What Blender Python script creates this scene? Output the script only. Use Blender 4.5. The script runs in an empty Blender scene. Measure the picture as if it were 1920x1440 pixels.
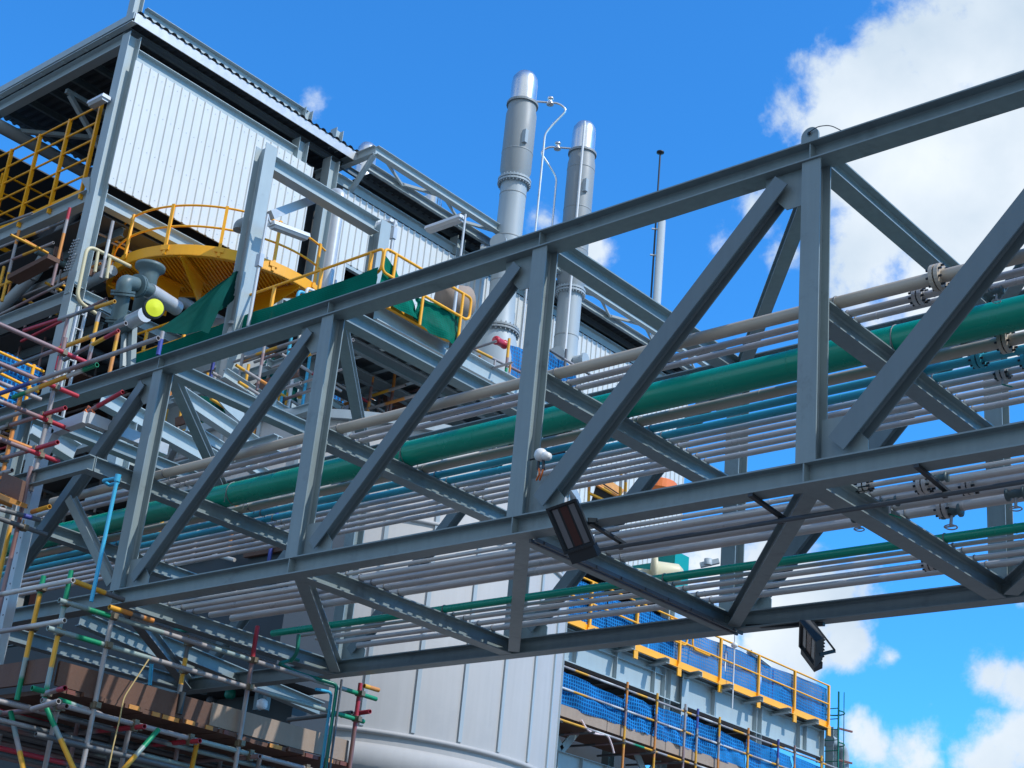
import bpy, math, random
import numpy as np
from mathutils import Vector, Matrix
random.seed(7)
sc = bpy.context.scene
COL = sc.collection
# ------------------------------------------------------------------ camera
F = 2958.1168                      # focal length in pixels of a 1920 wide picture
R = np.array([[0.7562950671, 0.6477095822, 0.0921415685],
              [0.1924324872, -0.3548452888, 0.9149068580],
              [0.6252899402, -0.6742085124, -0.3930081074]])   # world -> camera
CAM = np.array([12.57886, -8.32184, 1.60711])
cd = bpy.data.cameras.new('camera')
co = bpy.data.objects.new('camera', cd); COL.objects.link(co)
cd.sensor_fit = 'HORIZONTAL'; cd.sensor_width = 36.0; cd.lens = 36.0 * F / 1920.0
cd.clip_start = 0.1; cd.clip_end = 4000
co.matrix_world = Matrix(((R[0][0], R[1][0], R[2][0], CAM[0]), (R[0][1], R[1][1], R[2][1], CAM[1]),
                          (R[0][2], R[1][2], R[2][2], CAM[2]), (0, 0, 0, 1)))
sc.camera = co


def ray(u, v):
    return R.T @ np.array([(u - 960) / F, -(v - 720) / F, -1.0])


def A(u, v, x=None, y=None, z=None, d=None):
    """world point seen at photo pixel u,v on the plane x=, y= or z= (or at depth d)"""
    r = ray(u, v)
    if x is not None: t = (x - CAM[0]) / r[0]
    elif y is not None: t = (y - CAM[1]) / r[1]
    elif z is not None: t = (z - CAM[2]) / r[2]
    else: t = d
    return Vector(CAM + t * r)


# ------------------------------------------------------------------ light
SUN_AZ = math.radians(14)          # direction towards the sun, measured from +X towards +Y
SUN_EL = math.radians(47)
SUN_STRENGTH = 3.6; SKY_STRENGTH = 0.13
sc.view_settings.view_transform = 'Standard'; sc.view_settings.look = 'None'
sc.view_settings.gamma = 1.0; sc.view_settings.exposure = 0.0
sd = bpy.data.lights.new('sun', 'SUN'); sd.energy = SUN_STRENGTH; sd.angle = math.radians(0.5)
sd.color = (1.0, 0.955, 0.89)
so = bpy.data.objects.new('sun', sd); COL.objects.link(so)
tosun = Vector((math.cos(SUN_EL) * math.cos(SUN_AZ), math.cos(SUN_EL) * math.sin(SUN_AZ), math.sin(SUN_EL)))
so.rotation_euler = tosun.to_track_quat('Z', 'Y').to_euler(); so.location = tosun * 80

w = bpy.data.worlds.new('World'); sc.world = w; w.use_nodes = True
nt = w.node_tree; N = nt.nodes; Lk = nt.links
for n in list(N): N.remove(n)
out = N.new('ShaderNodeOutputWorld'); bg = N.new('ShaderNodeBackground')
bg.inputs[1].default_value = SKY_STRENGTH
sky = N.new('ShaderNodeTexSky'); sky.sky_type = 'NISHITA'; sky.sun_disc = False
sky.sun_elevation = SUN_EL; sky.sun_rotation = math.pi / 2 - SUN_AZ
sky.air_density = 1.0; sky.dust_density = 0.3; sky.ozone_density = 2.0
hs = N.new('ShaderNodeMix'); hs.data_type = 'RGBA'; hs.blend_type = 'MULTIPLY'; hs.inputs[0].default_value = 1
hs.inputs[7].default_value = (0.36, 1.32, 2.18, 1)
Lk.new(sky.outputs[0], hs.inputs[6])
tc = N.new('ShaderNodeTexCoord')
# clouds: (u, v, radius px, weight) seen from the camera's side of the sky
CL = [(1570, 215, 95, 1), (1660, 160, 110, 1), (1770, 95, 110, 1), (1900, 60, 190, 1.2), (1870, 340, 260, 1.3),
      (1700, 330, 190, 1.2), (1640, 450, 130, 1), (1790, 540, 170, 1), (1910, 560, 160, 1), (1560, 330, 90, .8), (1420, 400, 70, .55),
      (1350, 445, 60, .5), (1470, 480, 70, .5), (605, 195, 60, .55), (640, 240, 50, .4), (1015, 412, 50, .6), (1120, 470, 80, .5),
       (1345, 1060, 90, .85), (1440, 1120, 110, 1.0), (1570, 1120, 80, .7),
      (1460, 1205, 90, .9), (1590, 1215, 65, .6), (1670, 1235, 45, .45), (1330, 1200, 75, .9), (1390, 1250, 60, .7),
      (1850, 1262, 60, .8), (1915, 1285, 60, .8), (1640, 1400, 65, .8), (1720, 1425, 85, 1.0), (1840, 1430, 95, 1.1),
      (1915, 1385, 65, .8), (1740, 1335, 60, .1), (1915, 1130, 40, .1), (1240, 1290, 60, .6)]


def vmath(op, a=None, b=None, c=None):
    n = N.new('ShaderNodeVectorMath'); n.operation = op
    for i, q in enumerate((a, b, c)):
        if q is None: continue
        if isinstance(q, (tuple, list, Vector)): n.inputs[i].default_value = q[:3]
        else: Lk.new(q, n.inputs[i])
    return n


def smath(op, a=None, b=None, c=None, nodes=None, links=None, clamp=False):
    n = (nodes or N).new('ShaderNodeMath'); n.operation = op; n.use_clamp = clamp
    for i, q in enumerate((a, b, c)):
        if q is None: continue
        if isinstance(q, (int, float)): n.inputs[i].default_value = q
        else: (links or Lk).new(q, n.inputs[i])
    return n.outputs[0]


nz = N.new('ShaderNodeTexNoise'); nz.inputs['Scale'].default_value = 14; nz.inputs['Detail'].default_value = 9
nz.inputs['Roughness'].default_value = 0.62
nz.inputs['Distortion'].default_value = 0.35
Lk.new(tc.outputs['Generated'], nz.inputs['Vector'])
nz2 = N.new('ShaderNodeTexNoise'); nz2.inputs['Scale'].default_value = 34; nz2.inputs['Detail'].default_value = 8
nz2.inputs['Roughness'].default_value = 0.6
Lk.new(tc.outputs['Generated'], nz2.inputs['Vector'])
nrm = vmath('NORMALIZE', tc.outputs['Generated']).outputs[0]
acc = None
for (u, v, r, k) in CL:
    d = ray(u, v); d = d / np.linalg.norm(d)
    L = vmath('DISTANCE', nrm, tuple(float(q) for q in d)).outputs['Value']
    t = smath('MULTIPLY_ADD', L, -max(k, .85) / (r / F * 1.25), k)            # k at the centre, 0 at the rim
    acc = t if acc is None else smath('MAXIMUM', acc, t)
for (dv, rr, k) in (((.62, -.66, .35), 1.05, 1.15), ((-.5, -.8, .3), .6, .8)):   # unseen cloud banks behind the camera, added to whiten the ambient light
    d = Vector(dv).normalized(); L = vmath('DISTANCE', nrm, tuple(d)).outputs['Value']
    acc = smath('MAXIMUM', acc, smath('MULTIPLY_ADD', L, -k / rr, k))
acc = smath('MAXIMUM', acc, -1.5)
dn = smath('MULTIPLY_ADD', nz.outputs[0], 1.9, -0.95)
dn2 = smath('MULTIPLY_ADD', nz2.outputs[0], 1.1, -0.55)
dens = smath('ADD', smath('ADD', acc, dn), dn2)
mr = N.new('ShaderNodeMapRange'); mr.interpolation_type = 'SMOOTHSTEP'
mr.inputs['From Min'].default_value = 0.10; mr.inputs['From Max'].default_value = 0.66
Lk.new(dens, mr.inputs['Value'])
ccol = N.new('ShaderNodeMix'); ccol.data_type = 'RGBA'
ccol.inputs[6].default_value = (4.6, 5.6, 6.7, 1); ccol.inputs[7].default_value = (7.0, 7.6, 8.2, 1)
mr2 = N.new('ShaderNodeMapRange'); mr2.inputs['From Min'].default_value = 0.35; mr2.inputs['From Max'].default_value = 0.68
nz3 = N.new('ShaderNodeTexNoise'); nz3.inputs['Scale'].default_value = 9; nz3.inputs['Detail'].default_value = 6
Lk.new(tc.outputs['Generated'], nz3.inputs['Vector']); Lk.new(nz3.outputs[0], mr2.inputs['Value'])
Lk.new(mr2.outputs[0], ccol.inputs[0])
cm = N.new('ShaderNodeMix'); cm.data_type = 'RGBA'
Lk.new(mr.outputs[0], cm.inputs[0]); Lk.new(hs.outputs[2], cm.inputs[6]); Lk.new(ccol.outputs[2], cm.inputs[7])
Lk.new(cm.outputs[2], bg.inputs[0]); Lk.new(bg.outputs[0], out.inputs[0])


# ------------------------------------------------------------------ materials
def mat(name, base, rough=0.5, metal=0.0, ns=3.0, amt=0.12, bump=0.0, streak=0.0, attr=False, spec=0.5, bs=40, dirt=None):
    m = bpy.data.materials.new(name); m.use_nodes = True
    t = m.node_tree; nd = t.nodes; lk = t.links; b = nd['Principled BSDF']
    b.inputs['Roughness'].default_value = rough; b.inputs['Metallic'].default_value = metal
    b.inputs['Specular IOR Level'].default_value = spec
    tcn = nd.new('ShaderNodeTexCoord'); geo = nd.new('ShaderNodeNewGeometry')
    no = nd.new('ShaderNodeTexNoise'); no.inputs['Scale'].default_value = ns; no.inputs['Detail'].default_value = 6
    no.inputs['Roughness'].default_value = 0.65
    lk.new(geo.outputs['Position'], no.inputs['Vector'])
    fac = smath('MULTIPLY_ADD', no.outputs[0], 2 * amt, 1 - amt, nodes=nd, links=lk)
    if streak:
        mp = nd.new('ShaderNodeMapping'); mp.inputs['Scale'].default_value = (9, 9, 0.5)
        lk.new(geo.outputs['Position'], mp.inputs['Vector'])
        n2 = nd.new('ShaderNodeTexNoise'); n2.inputs['Scale'].default_value = 1.6; n2.inputs['Detail'].default_value = 5
        lk.new(mp.outputs[0], n2.inputs['Vector'])
        f2 = smath('MULTIPLY_ADD', n2.outputs[0], 2 * streak, 1 - streak, nodes=nd, links=lk)
        fac = smath('MULTIPLY', fac, f2, nodes=nd, links=lk)
    mx = nd.new('ShaderNodeMix'); mx.data_type = 'RGBA'; mx.blend_type = 'MULTIPLY'; mx.inputs[0].default_value = 1
    if attr:
        at = nd.new('ShaderNodeAttribute'); at.attribute_name = 'Col'; lk.new(at.outputs['Color'], mx.inputs[6])
    else:
        mx.inputs[6].default_value = (*base, 1)
    cv = nd.new('ShaderNodeCombineColor')
    for i in range(3): lk.new(fac, cv.inputs[i])
    lk.new(cv.outputs[0], mx.inputs[7])
    res = mx.outputs[2]
    if dirt:
        dm = nd.new('ShaderNodeMix'); dm.data_type = 'RGBA'; dm.inputs[7].default_value = (*dirt[0], 1)
        n3 = nd.new('ShaderNodeTexNoise'); n3.inputs['Scale'].default_value = dirt[1]; n3.inputs['Detail'].default_value = 7
        n3.inputs['Roughness'].default_value = 0.7
        lk.new(geo.outputs['Position'], n3.inputs['Vector'])
        r3 = nd.new('ShaderNodeMapRange'); r3.inputs['From Min'].default_value = dirt[2]
        r3.inputs['From Max'].default_value = dirt[2] + 0.16; lk.new(n3.outputs[0], r3.inputs['Value'])
        lk.new(smath('MULTIPLY', r3.outputs[0], dirt[3], nodes=nd, links=lk), dm.inputs[0]); lk.new(res, dm.inputs[6])
        res = dm.outputs[2]
    lk.new(res, b.inputs['Base Color'])
    rr = smath('MULTIPLY_ADD', no.outputs[0], 0.25, rough - 0.12, nodes=nd, links=lk)
    lk.new(rr, b.inputs['Roughness'])
    if bump:
        bn = nd.new('ShaderNodeBump'); bn.inputs['Strength'].default_value = bump; bn.inputs['Distance'].default_value = 0.01
        n4 = nd.new('ShaderNodeTexNoise'); n4.inputs['Scale'].default_value = bs; n4.inputs['Detail'].default_value = 4
        lk.new(geo.outputs['Position'], n4.inputs['Vector']); lk.new(n4.outputs[0], bn.inputs['Height'])
        lk.new(bn.outputs[0], b.inputs['Normal'])
    return m


def netmat(name, c1, c2, pitch, wire, hole):
    """woven net: opaque threads on a grid, half open between them"""
    m = bpy.data.materials.new(name); m.use_nodes = True
    t = m.node_tree; nd = t.nodes; lk = t.links; b = nd['Principled BSDF']; o = nd['Material Output']
    b.inputs['Roughness'].default_value = 0.85; b.inputs['Specular IOR Level'].default_value = 0.08
    geo = nd.new('ShaderNodeNewGeometry'); sp = nd.new('ShaderNodeSeparateXYZ'); lk.new(geo.outputs['Position'], sp.inputs[0])
    M_ = lambda op, a, b_=None, c=None: smath(op, a, b_, c, nodes=nd, links=lk)
    no = nd.new('ShaderNodeTexNoise'); no.inputs['Scale'].default_value = 1.3; no.inputs['Detail'].default_value = 4
    lk.new(geo.outputs['Position'], no.inputs['Vector'])
    wob = M_('MULTIPLY', no.outputs[0], 0.08)
    hx = M_('ADD', M_('ADD', sp.outputs[0], sp.outputs[1]), wob)
    hz = M_('ADD', sp.outputs[2], M_('MULTIPLY', wob, 1.4))
    g1 = M_('LESS_THAN', M_('FRACT', M_('DIVIDE', hx, pitch)), wire)
    g2 = M_('LESS_THAN', M_('FRACT', M_('DIVIDE', hz, pitch)), wire)
    g = M_('MAXIMUM', g1, g2)
    mx = nd.new('ShaderNodeMix'); mx.data_type = 'RGBA'; mx.inputs[6].default_value = (*c1, 1); mx.inputs[7].default_value = (*c2, 1)
    lk.new(g, mx.inputs[0])
    m2 = nd.new('ShaderNodeMix'); m2.data_type = 'RGBA'; m2.blend_type = 'MULTIPLY'; m2.inputs[0].default_value = 1
    cc = nd.new('ShaderNodeCombineColor'); fc = M_('MULTIPLY_ADD', no.outputs[0], 1.2, 0.4)
    for i in range(3): lk.new(fc, cc.inputs[i])
    lk.new(mx.outputs[2], m2.inputs[6]); lk.new(cc.outputs[0], m2.inputs[7]); lk.new(m2.outputs[2], b.inputs['Base Color'])
    tr = nd.new('ShaderNodeBsdfTransparent'); ms = nd.new('ShaderNodeMixShader')
    n5 = nd.new('ShaderNodeTexNoise'); n5.inputs['Scale'].default_value = 0.9; lk.new(geo.outputs['Position'], n5.inputs['Vector'])
    al = M_('MAXIMUM', g, M_('MULTIPLY_ADD', n5.outputs[0], 0.5, hole - 0.25))
    lk.new(al, ms.inputs[0]); lk.new(tr.outputs[0], ms.inputs[1]); lk.new(b.outputs[0], ms.inputs[2]); lk.new(ms.outputs[0], o.inputs[0])
    return m


MT = dict(
    steel=mat('grey_painted_steel', (0.205, 0.265, 0.28), 0.46, 0, 2.2, 0.18, 0.05, 0.16, dirt=((0.085, 0.10, 0.105), 2.6, 0.57, 0.55)),
    steel_far=mat('pale_grey_building_steel', (0.36, 0.44, 0.465), 0.5, 0, 1.5, 0.12, 0, 0.08, dirt=((0.14, 0.16, 0.16), 1.2, 0.6, 0.4)),
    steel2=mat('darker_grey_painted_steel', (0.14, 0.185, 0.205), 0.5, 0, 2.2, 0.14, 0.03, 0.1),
    clamp=mat('dull_zinc_clamp', (0.16, 0.17, 0.18), 0.5, 0.3, 6, 0.2),
    galv=mat('galvanised_steel', (0.50, 0.53, 0.55), 0.42, 0.25, 6, 0.16),
    alu=mat('bright_aluminium_cladding', (0.70, 0.71, 0.72), 0.28, 0.85, 3, 0.1),
    clad=mat('white_ribbed_cladding', (0.61, 0.64, 0.635), 0.45, 0, 1.2, 0.07, 0, 0.06),
    roof=mat('dark_corrugated_roof', (0.055, 0.07, 0.085), 0.6, 0, 3, 0.2),
    yellow=mat('yellow_paint', (0.95, 0.43, 0.01), 0.42, 0, 3, 0.10, dirt=((0.45, 0.2, 0.03), 4, 0.64, 0.5)),
    pvc_green=mat('green_pipe_paint', (0.0, 0.29, 0.185), 0.26, 0, 1.5, 0.16, dirt=((0.02, 0.14, 0.11), 3, 0.6, 0.5)),
    teal=mat('blue_pipe_paint', (0.05, 0.38, 0.48), 0.32, 0, 2, 0.16),
    beige=mat('beige_pipe_paint', (0.50, 0.435, 0.35), 0.42, 0, 2, 0.12),
    pipe=mat('grey_pipe_paint', (0.54, 0.525, 0.505), 0.3, 0.15, 2.5, 0.2, dirt=((0.16, 0.14, 0.13), 5, 0.62, 0.5)),
    conduit=mat('dark_conduit', (0.09, 0.10, 0.115), 0.5, 0, 3, 0.2),
    vessel=mat('grey_vessel_paint', (0.27, 0.30, 0.31), 0.5, 0, 1.5, 0.07, 0, 0.05),
    vesselb=mat('pale_vessel_paint', (0.36, 0.42, 0.45), 0.5, 0, 1.5, 0.07, 0, 0.05),
    tank=mat('pale_tank_cladding', (0.42, 0.41, 0.395), 0.62, 0, 0.9, 0.10, 0.15, 0.08, bs=3, dirt=((0.36, 0.36, 0.36), 0.8, 0.55, 0.6)),
    black=mat('black_plastic', (0.016, 0.022, 0.028), 0.45, 0, 4, 0.2),
    glass=mat('lamp_glass', (0.16, 0.17, 0.19), 0.12, 0.3, 5, 0.1),
    redglass=mat('lamp_reflector', (0.07, 0.03, 0.028), 0.25, 0.3, 5, 0.2),
    white=mat('white_plastic', (0.72, 0.74, 0.75), 0.35, 0, 4, 0.06),
    wood=mat('weathered_plank', (0.125, 0.064, 0.043), 0.75, 0, 2.6, 0.35, 0.3, 0.15, dirt=((0.10, 0.07, 0.05), 3, 0.6, 0.6)),
    ply=mat('pale_plywood', (0.33, 0.25, 0.19), 0.75, 0, 2.2, 0.22, 0.2, 0.1),
    woodend=mat('orange_plank_end_paint', (0.55, 0.25, 0.06), 0.7, 0, 12, 0.45),
    dark=mat('dark_equipment_and_shade', (0.035, 0.04, 0.045), 0.6, 0, 1.5, 0.35),  # also colours the sheets and block that stand in for shade
    grate=mat('floor_grating', (0.09, 0.10, 0.11), 0.6, 0.2, 2, 0.2),
    rust=mat('red_oxide_paint', (0.17, 0.055, 0.04), 0.6, 0, 3, 0.3),
    red=mat('red_paint', (0.55, 0.03, 0.05), 0.35, 0, 3, 0.1),
    orange=mat('orange_plastic', (0.85, 0.20, 0.04), 0.4, 0, 3, 0.08),
    lime=mat('fluorescent_yellow_cover', (0.80, 0.85, 0.02), 0.5, 0, 14, 0.14),
    cream=mat('cream_paint', (0.62, 0.56, 0.36), 0.45, 0, 3, 0.1),
    machine=mat('turquoise_machine_paint', (0.0, 0.30, 0.27), 0.4, 0, 3, 0.1),
    cyan=mat('light_blue_pvc_pipe', (0.05, 0.42, 0.66), 0.4, 0, 3, 0.08),
    ppipe=mat('green_plastic_pipe', (0.0, 0.17, 0.12), 0.35, 0, 3, 0.12),
    tube=mat('scaffold_tube', (1, 1, 1), 0.5, 0.15, 5, 0.28, attr=True, dirt=((0.16, 0.13, 0.11), 6, 0.6, 0.6)),
    coupler=mat('scaffold_coupler', (0.20, 0.16, 0.11), 0.55, 0.5, 9, 0.45),
    rope=mat('yellow_rope', (0.50, 0.37, 0.16), 0.8, 0, 20, 0.2),
    tape=mat('red_and_white_tape', (0.75, 0.60, 0.60), 0.6, 0, 7, 0.3),
    motor=mat('grey_green_valve_paint', (0.10, 0.155, 0.165), 0.45, 0, 4, 0.15),
    gravel=mat('concrete_ground', (0.12, 0.105, 0.095), 0.85, 0, 0.6, 0.2),
    bluenet=netmat('blue_debris_net', (0.008, 0.075, 0.24), (0.015, 0.20, 0.50), 0.085, 0.3, 0.78),
    greennet=netmat('green_shade_net', (0.0, 0.10, 0.068), (0.0, 0.15, 0.10), 0.035, 0.35, 1.0),
    tarp=mat('dark_green_tarpaulin', (0.002, 0.06, 0.05), 0.8, 0, 2, 0.3, 0.3, bs=4, spec=0.08),
)


# ------------------------------------------------------------------ mesh helpers
def V(p): return Vector((float(p[0]), float(p[1]), float(p[2])))


def frame(d, up=None):
    d = d.normalized()
    up = Vector((0, 0, 1)) if up is None else V(up)
    if abs(d.dot(up.normalized())) > 0.98: up = Vector((0, 1, 0)) if abs(d.y) < 0.9 else Vector((1, 0, 0))
    s = d.cross(up).normalized(); u = s.cross(d).normalized()
    return d, s, u


TC = dict(R=(0.42, 0.03, 0.05), N=(0.0, 0.24, 0.11), G=(0.33, 0.31, 0.31), Y=(0.72, 0.36, 0.03), B=(0.05, 0.07, 0.30), W=(0.55, 0.55, 0.53),
          O=(0.62, 0.24, 0.05), P=(0.26, 0.17, 0.17), D=(0.12, 0.13, 0.14), C=(0.62, 0.55, 0.28), L=(0.26, 0.34, 0.33), K=(0.20, 0.10, 0.09))


class G:
    def __init__(s): s.v = []; s.f = []; s.c = []; s.sm = []

    def add(s, vs, fs, smooth=False, col=None):
        o = len(s.v); s.v += [V(p) for p in vs]
        s.c += col if isinstance(col, list) else [col or (1, 1, 1)] * len(vs)
        for f in fs: s.f.append(tuple(i + o for i in f)); s.sm.append(smooth)
        return s

    def prism(s, sec, p, q, up=None, col=None):
        p, q = V(p), V(q); d, sd_, u = frame(q - p, up); n = len(sec)
        vs = [p + sd_ * a + u * b for a, b in sec] + [q + sd_ * a + u * b for a, b in sec]
        fs = [(i, (i + 1) % n, n + (i + 1) % n, n + i) for i in range(n)] + [tuple(range(n - 1, -1, -1)), tuple(range(n, 2 * n))]
        return s.add(vs, fs, False, col)

    def ibeam(s, p, q, h=.152, b=.152, up=None, tf=.011, tw=.008):
        k = 0.012
        x = b / 2; y = h / 2; t = tw / 2; yi = y - tf
        sec = [(-x, -y), (x, -y), (x, -yi), (t + k, -yi), (t, -yi + k), (t, yi - k), (t + k, yi), (x, yi), (x, y), (-x, y), (-x, yi),
               (-t - k, yi), (-t, yi - k), (-t, -yi + k), (-t - k, -yi), (-x, -yi)]
        return s.prism(sec, p, q, up)

    def chan(s, p, q, h=.2, b=.08, up=None, t=.01, flip=1):
        y = h / 2; f = flip
        sec = [(0, -y), (f * b, -y), (f * b, -y + t), (f * t, -y + t), (f * t, y - t), (f * b, y - t), (f * b, y), (0, y)]
        return s.prism(sec, p, q, up)

    def bar(s, p, q, w_, h, up=None, col=None):
        x = w_ / 2; y = h / 2
        return s.prism([(-x, -y), (x, -y), (x, y), (-x, y)], p, q, up, col)

    def box(s, a, b):
        x0, x1 = sorted((a[0], b[0])); y0, y1 = sorted((a[1], b[1])); z0, z1 = sorted((a[2], b[2]))
        return s.add([(x0, y0, z0), (x1, y0, z0), (x1, y1, z0), (x0, y1, z0), (x0, y0, z1), (x1, y0, z1), (x1, y1, z1), (x0, y1, z1)],
                     [(0, 3, 2, 1), (4, 5, 6, 7), (0, 1, 5, 4), (1, 2, 6, 5), (2, 3, 7, 6), (3, 0, 4, 7)])

    def tube(s, p, q, r, n=14, spec=None, hollow=False):
        p, q = V(p), V(q); d, sd_, u = frame(q - p); Ln = (q - p).length
        ts = [0.0, 1.0]; cs = [(1, 1, 1)] * 2
        if spec:
            m = len(spec); ts = []; cs = []
            for i, ch in enumerate(spec):
                e = 0.006 / max(1, 1)
                a = i / m; b = (i + 1) / m
                if i and spec[i - 1] != ch: a += e + 0.02 * (i % 2)
                ts += [a, b - e]; cs += [TC[ch], TC[ch]]
            ts[0] = 0; ts[-1] = 1
        vs = []; col = []
        for t, c in zip(ts, cs):
            for k in range(n):
                a = 2 * math.pi * k / n
                vs.append(p.lerp(q, t) + (sd_ * math.cos(a) + u * math.sin(a)) * r); col.append(c)
        fs = [(j * n + k, j * n + (k + 1) % n, (j + 1) * n + (k + 1) % n, (j + 1) * n + k) for j in range(len(ts) - 1) for k in range(n)]
        s.add(vs, fs, True, col)
        for e, (c0, dd, cc) in enumerate(((p, -d, cs[0]), (q, d, cs[-1]))):
            ring = [c0 + (sd_ * math.cos(2 * math.pi * k / n) + u * math.sin(2 * math.pi * k / n)) * r for k in range(n)]
            if hollow:
                inn = [c0 + (sd_ * math.cos(2 * math.pi * k / n) + u * math.sin(2 * math.pi * k / n)) * r * .78 for k in range(n)]
                deep = [x - dd * r * 3 for x in inn]
                s.add(ring + inn + deep, [(k, (k + 1) % n, n + (k + 1) % n, n + k) for k in range(n)] +
                      [(n + k, n + (k + 1) % n, 2 * n + (k + 1) % n, 2 * n + k) for k in range(n)] + [tuple(range(2 * n, 3 * n))],
                      False, [cc] * 2 * n + [(.03, .03, .03)] * n)
            else:
                s.add(ring, [tuple(range(n))], False, cc)
        return s

    def path(s, pts, r, n=12, bend=0.0, seg=6, col=None):
        pts = [V(p) for p in pts]; out_ = [pts[0]]
        for i in range(1, len(pts) - 1):
            a, b, c = pts[i - 1], pts[i], pts[i + 1]
            if bend <= 0: out_.append(b); continue
            k = min(bend, (a - b).length * .45, (c - b).length * .45)
            p0 = b + (a - b).normalized() * k; p1 = b + (c - b).normalized() * k
            for j in range(seg + 1):
                t = j / seg; out_.append(p0 * (1 - t) ** 2 + b * 2 * t * (1 - t) + p1 * t * t)
        out_.append(pts[-1])
        vs = []; m = len(out_); pu = None
        for i, p in enumerate(out_):
            d = (out_[min(i + 1, m - 1)] - out_[max(i - 1, 0)]).normalized()
            if pu is None: _, sd_, u = frame(d)
            else:
                u = (pu - d * pu.dot(d)).normalized(); sd_ = d.cross(u).normalized()
            pu = u
            for k in range(n):
                a = 2 * math.pi * k / n; vs.append(p + (sd_ * math.cos(a) + u * math.sin(a)) * r)
        fs = [(j * n + k, j * n + (k + 1) % n, (j + 1) * n + (k + 1) % n, (j + 1) * n + k) for j in range(m - 1) for k in range(n)]
        s.add(vs, fs, True, col)
        s.add(vs[:n], [tuple(range(n))], False, col); s.add(vs[-n:], [tuple(range(n))], False, col)
        return s

    def lathe(s, base, axis, prof, n=32, smooth=True, a0=0, a1=2 * math.pi, col=None):
        base = V(base); d, sd_, u = frame(V(axis)); full = abs(a1 - a0 - 2 * math.pi) < 1e-4
        nn = n if full else n + 1
        vs = []
        for r_, h_ in prof:
            for k in range(nn):
                a = a0 + (a1 - a0) * k / n
                vs.append(base + d * h_ + (sd_ * math.cos(a) + u * math.sin(a)) * max(r_, 1e-4))
        fs = []
        for j in range(len(prof) - 1):
            for k in range(n):
                k2 = (k + 1) % nn
                fs.append((j * nn + k, j * nn + k2, (j + 1) * nn + k2, (j + 1) * nn + k))
        return s.add(vs, fs, smooth, col)

    def plate(s, pts, t, nrm_):
        pts = [V(p) for p in pts]; nv = V(nrm_).normalized() * (t / 2); n = len(pts)
        vs = [p - nv for p in pts] + [p + nv for p in pts]
        fs = [(i, (i + 1) % n, n + (i + 1) % n, n + i) for i in range(n)] + [tuple(range(n - 1, -1, -1)), tuple(range(n, 2 * n))]
        return s.add(vs, fs)

    def bolt(s, p, axis, r=.012, h=.012):
        p = V(p); d = V(axis).normalized(); return s.tube(p, p + d * h, r, 6)


def finish(o, label=None, cat=None, group=None, kind=None):
    if label: o['label'] = label
    if cat: o['category'] = cat
    if group: o['group'] = group
    if kind: o['kind'] = kind
    return o


def thing(name, label, cat, loc=(0, 0, 0), group=None, kind=None):
    o = bpy.data.objects.new(name, None); COL.objects.link(o); o.location = V(loc)
    o.empty_display_size = 0.2
    return finish(o, label, cat, group, kind)


def wloc(o):
    l = Vector((0, 0, 0))
    while o is not None: l = l + o.location; o = o.parent
    return l


def ob(name, g, m, parent=None, label=None, cat=None, group=None, kind=None):
    me = bpy.data.meshes.new(name)
    if parent is None:
        lo = [min(p[i] for p in g.v) for i in range(3)]; hi = [max(p[i] for p in g.v) for i in range(3)]
        off = Vector(((lo[0] + hi[0]) / 2, (lo[1] + hi[1]) / 2, lo[2]))
    else: off = wloc(parent)
    me.from_pydata([p - off for p in g.v], [], g.f)
    me.polygons.foreach_set('use_smooth', g.sm)
    a = me.color_attributes.new('Col', 'FLOAT_COLOR', 'POINT')
    a.data.foreach_set('color', [x for c in g.c for x in (*c, 1.0)])
    import bmesh
    bm = bmesh.new(); bm.from_mesh(me); bmesh.ops.recalc_face_normals(bm, faces=bm.faces); bm.to_mesh(me); bm.free()
    me.materials.append(MT[m] if isinstance(m, str) else m); me.update()
    o = bpy.data.objects.new(name, me); COL.objects.link(o)
    if parent is None: o.location = off
    else: o.parent = parent
    return finish(o, label, cat, group, kind)


# ------------------------------------------------------------------ ground
g = G(); g.add([(-900, -900, 0), (900, -900, 0), (900, 900, 0), (-900, 900, 0)], [(0, 1, 2, 3)])
ob('ground', g, 'gravel', kind='structure')

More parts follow.
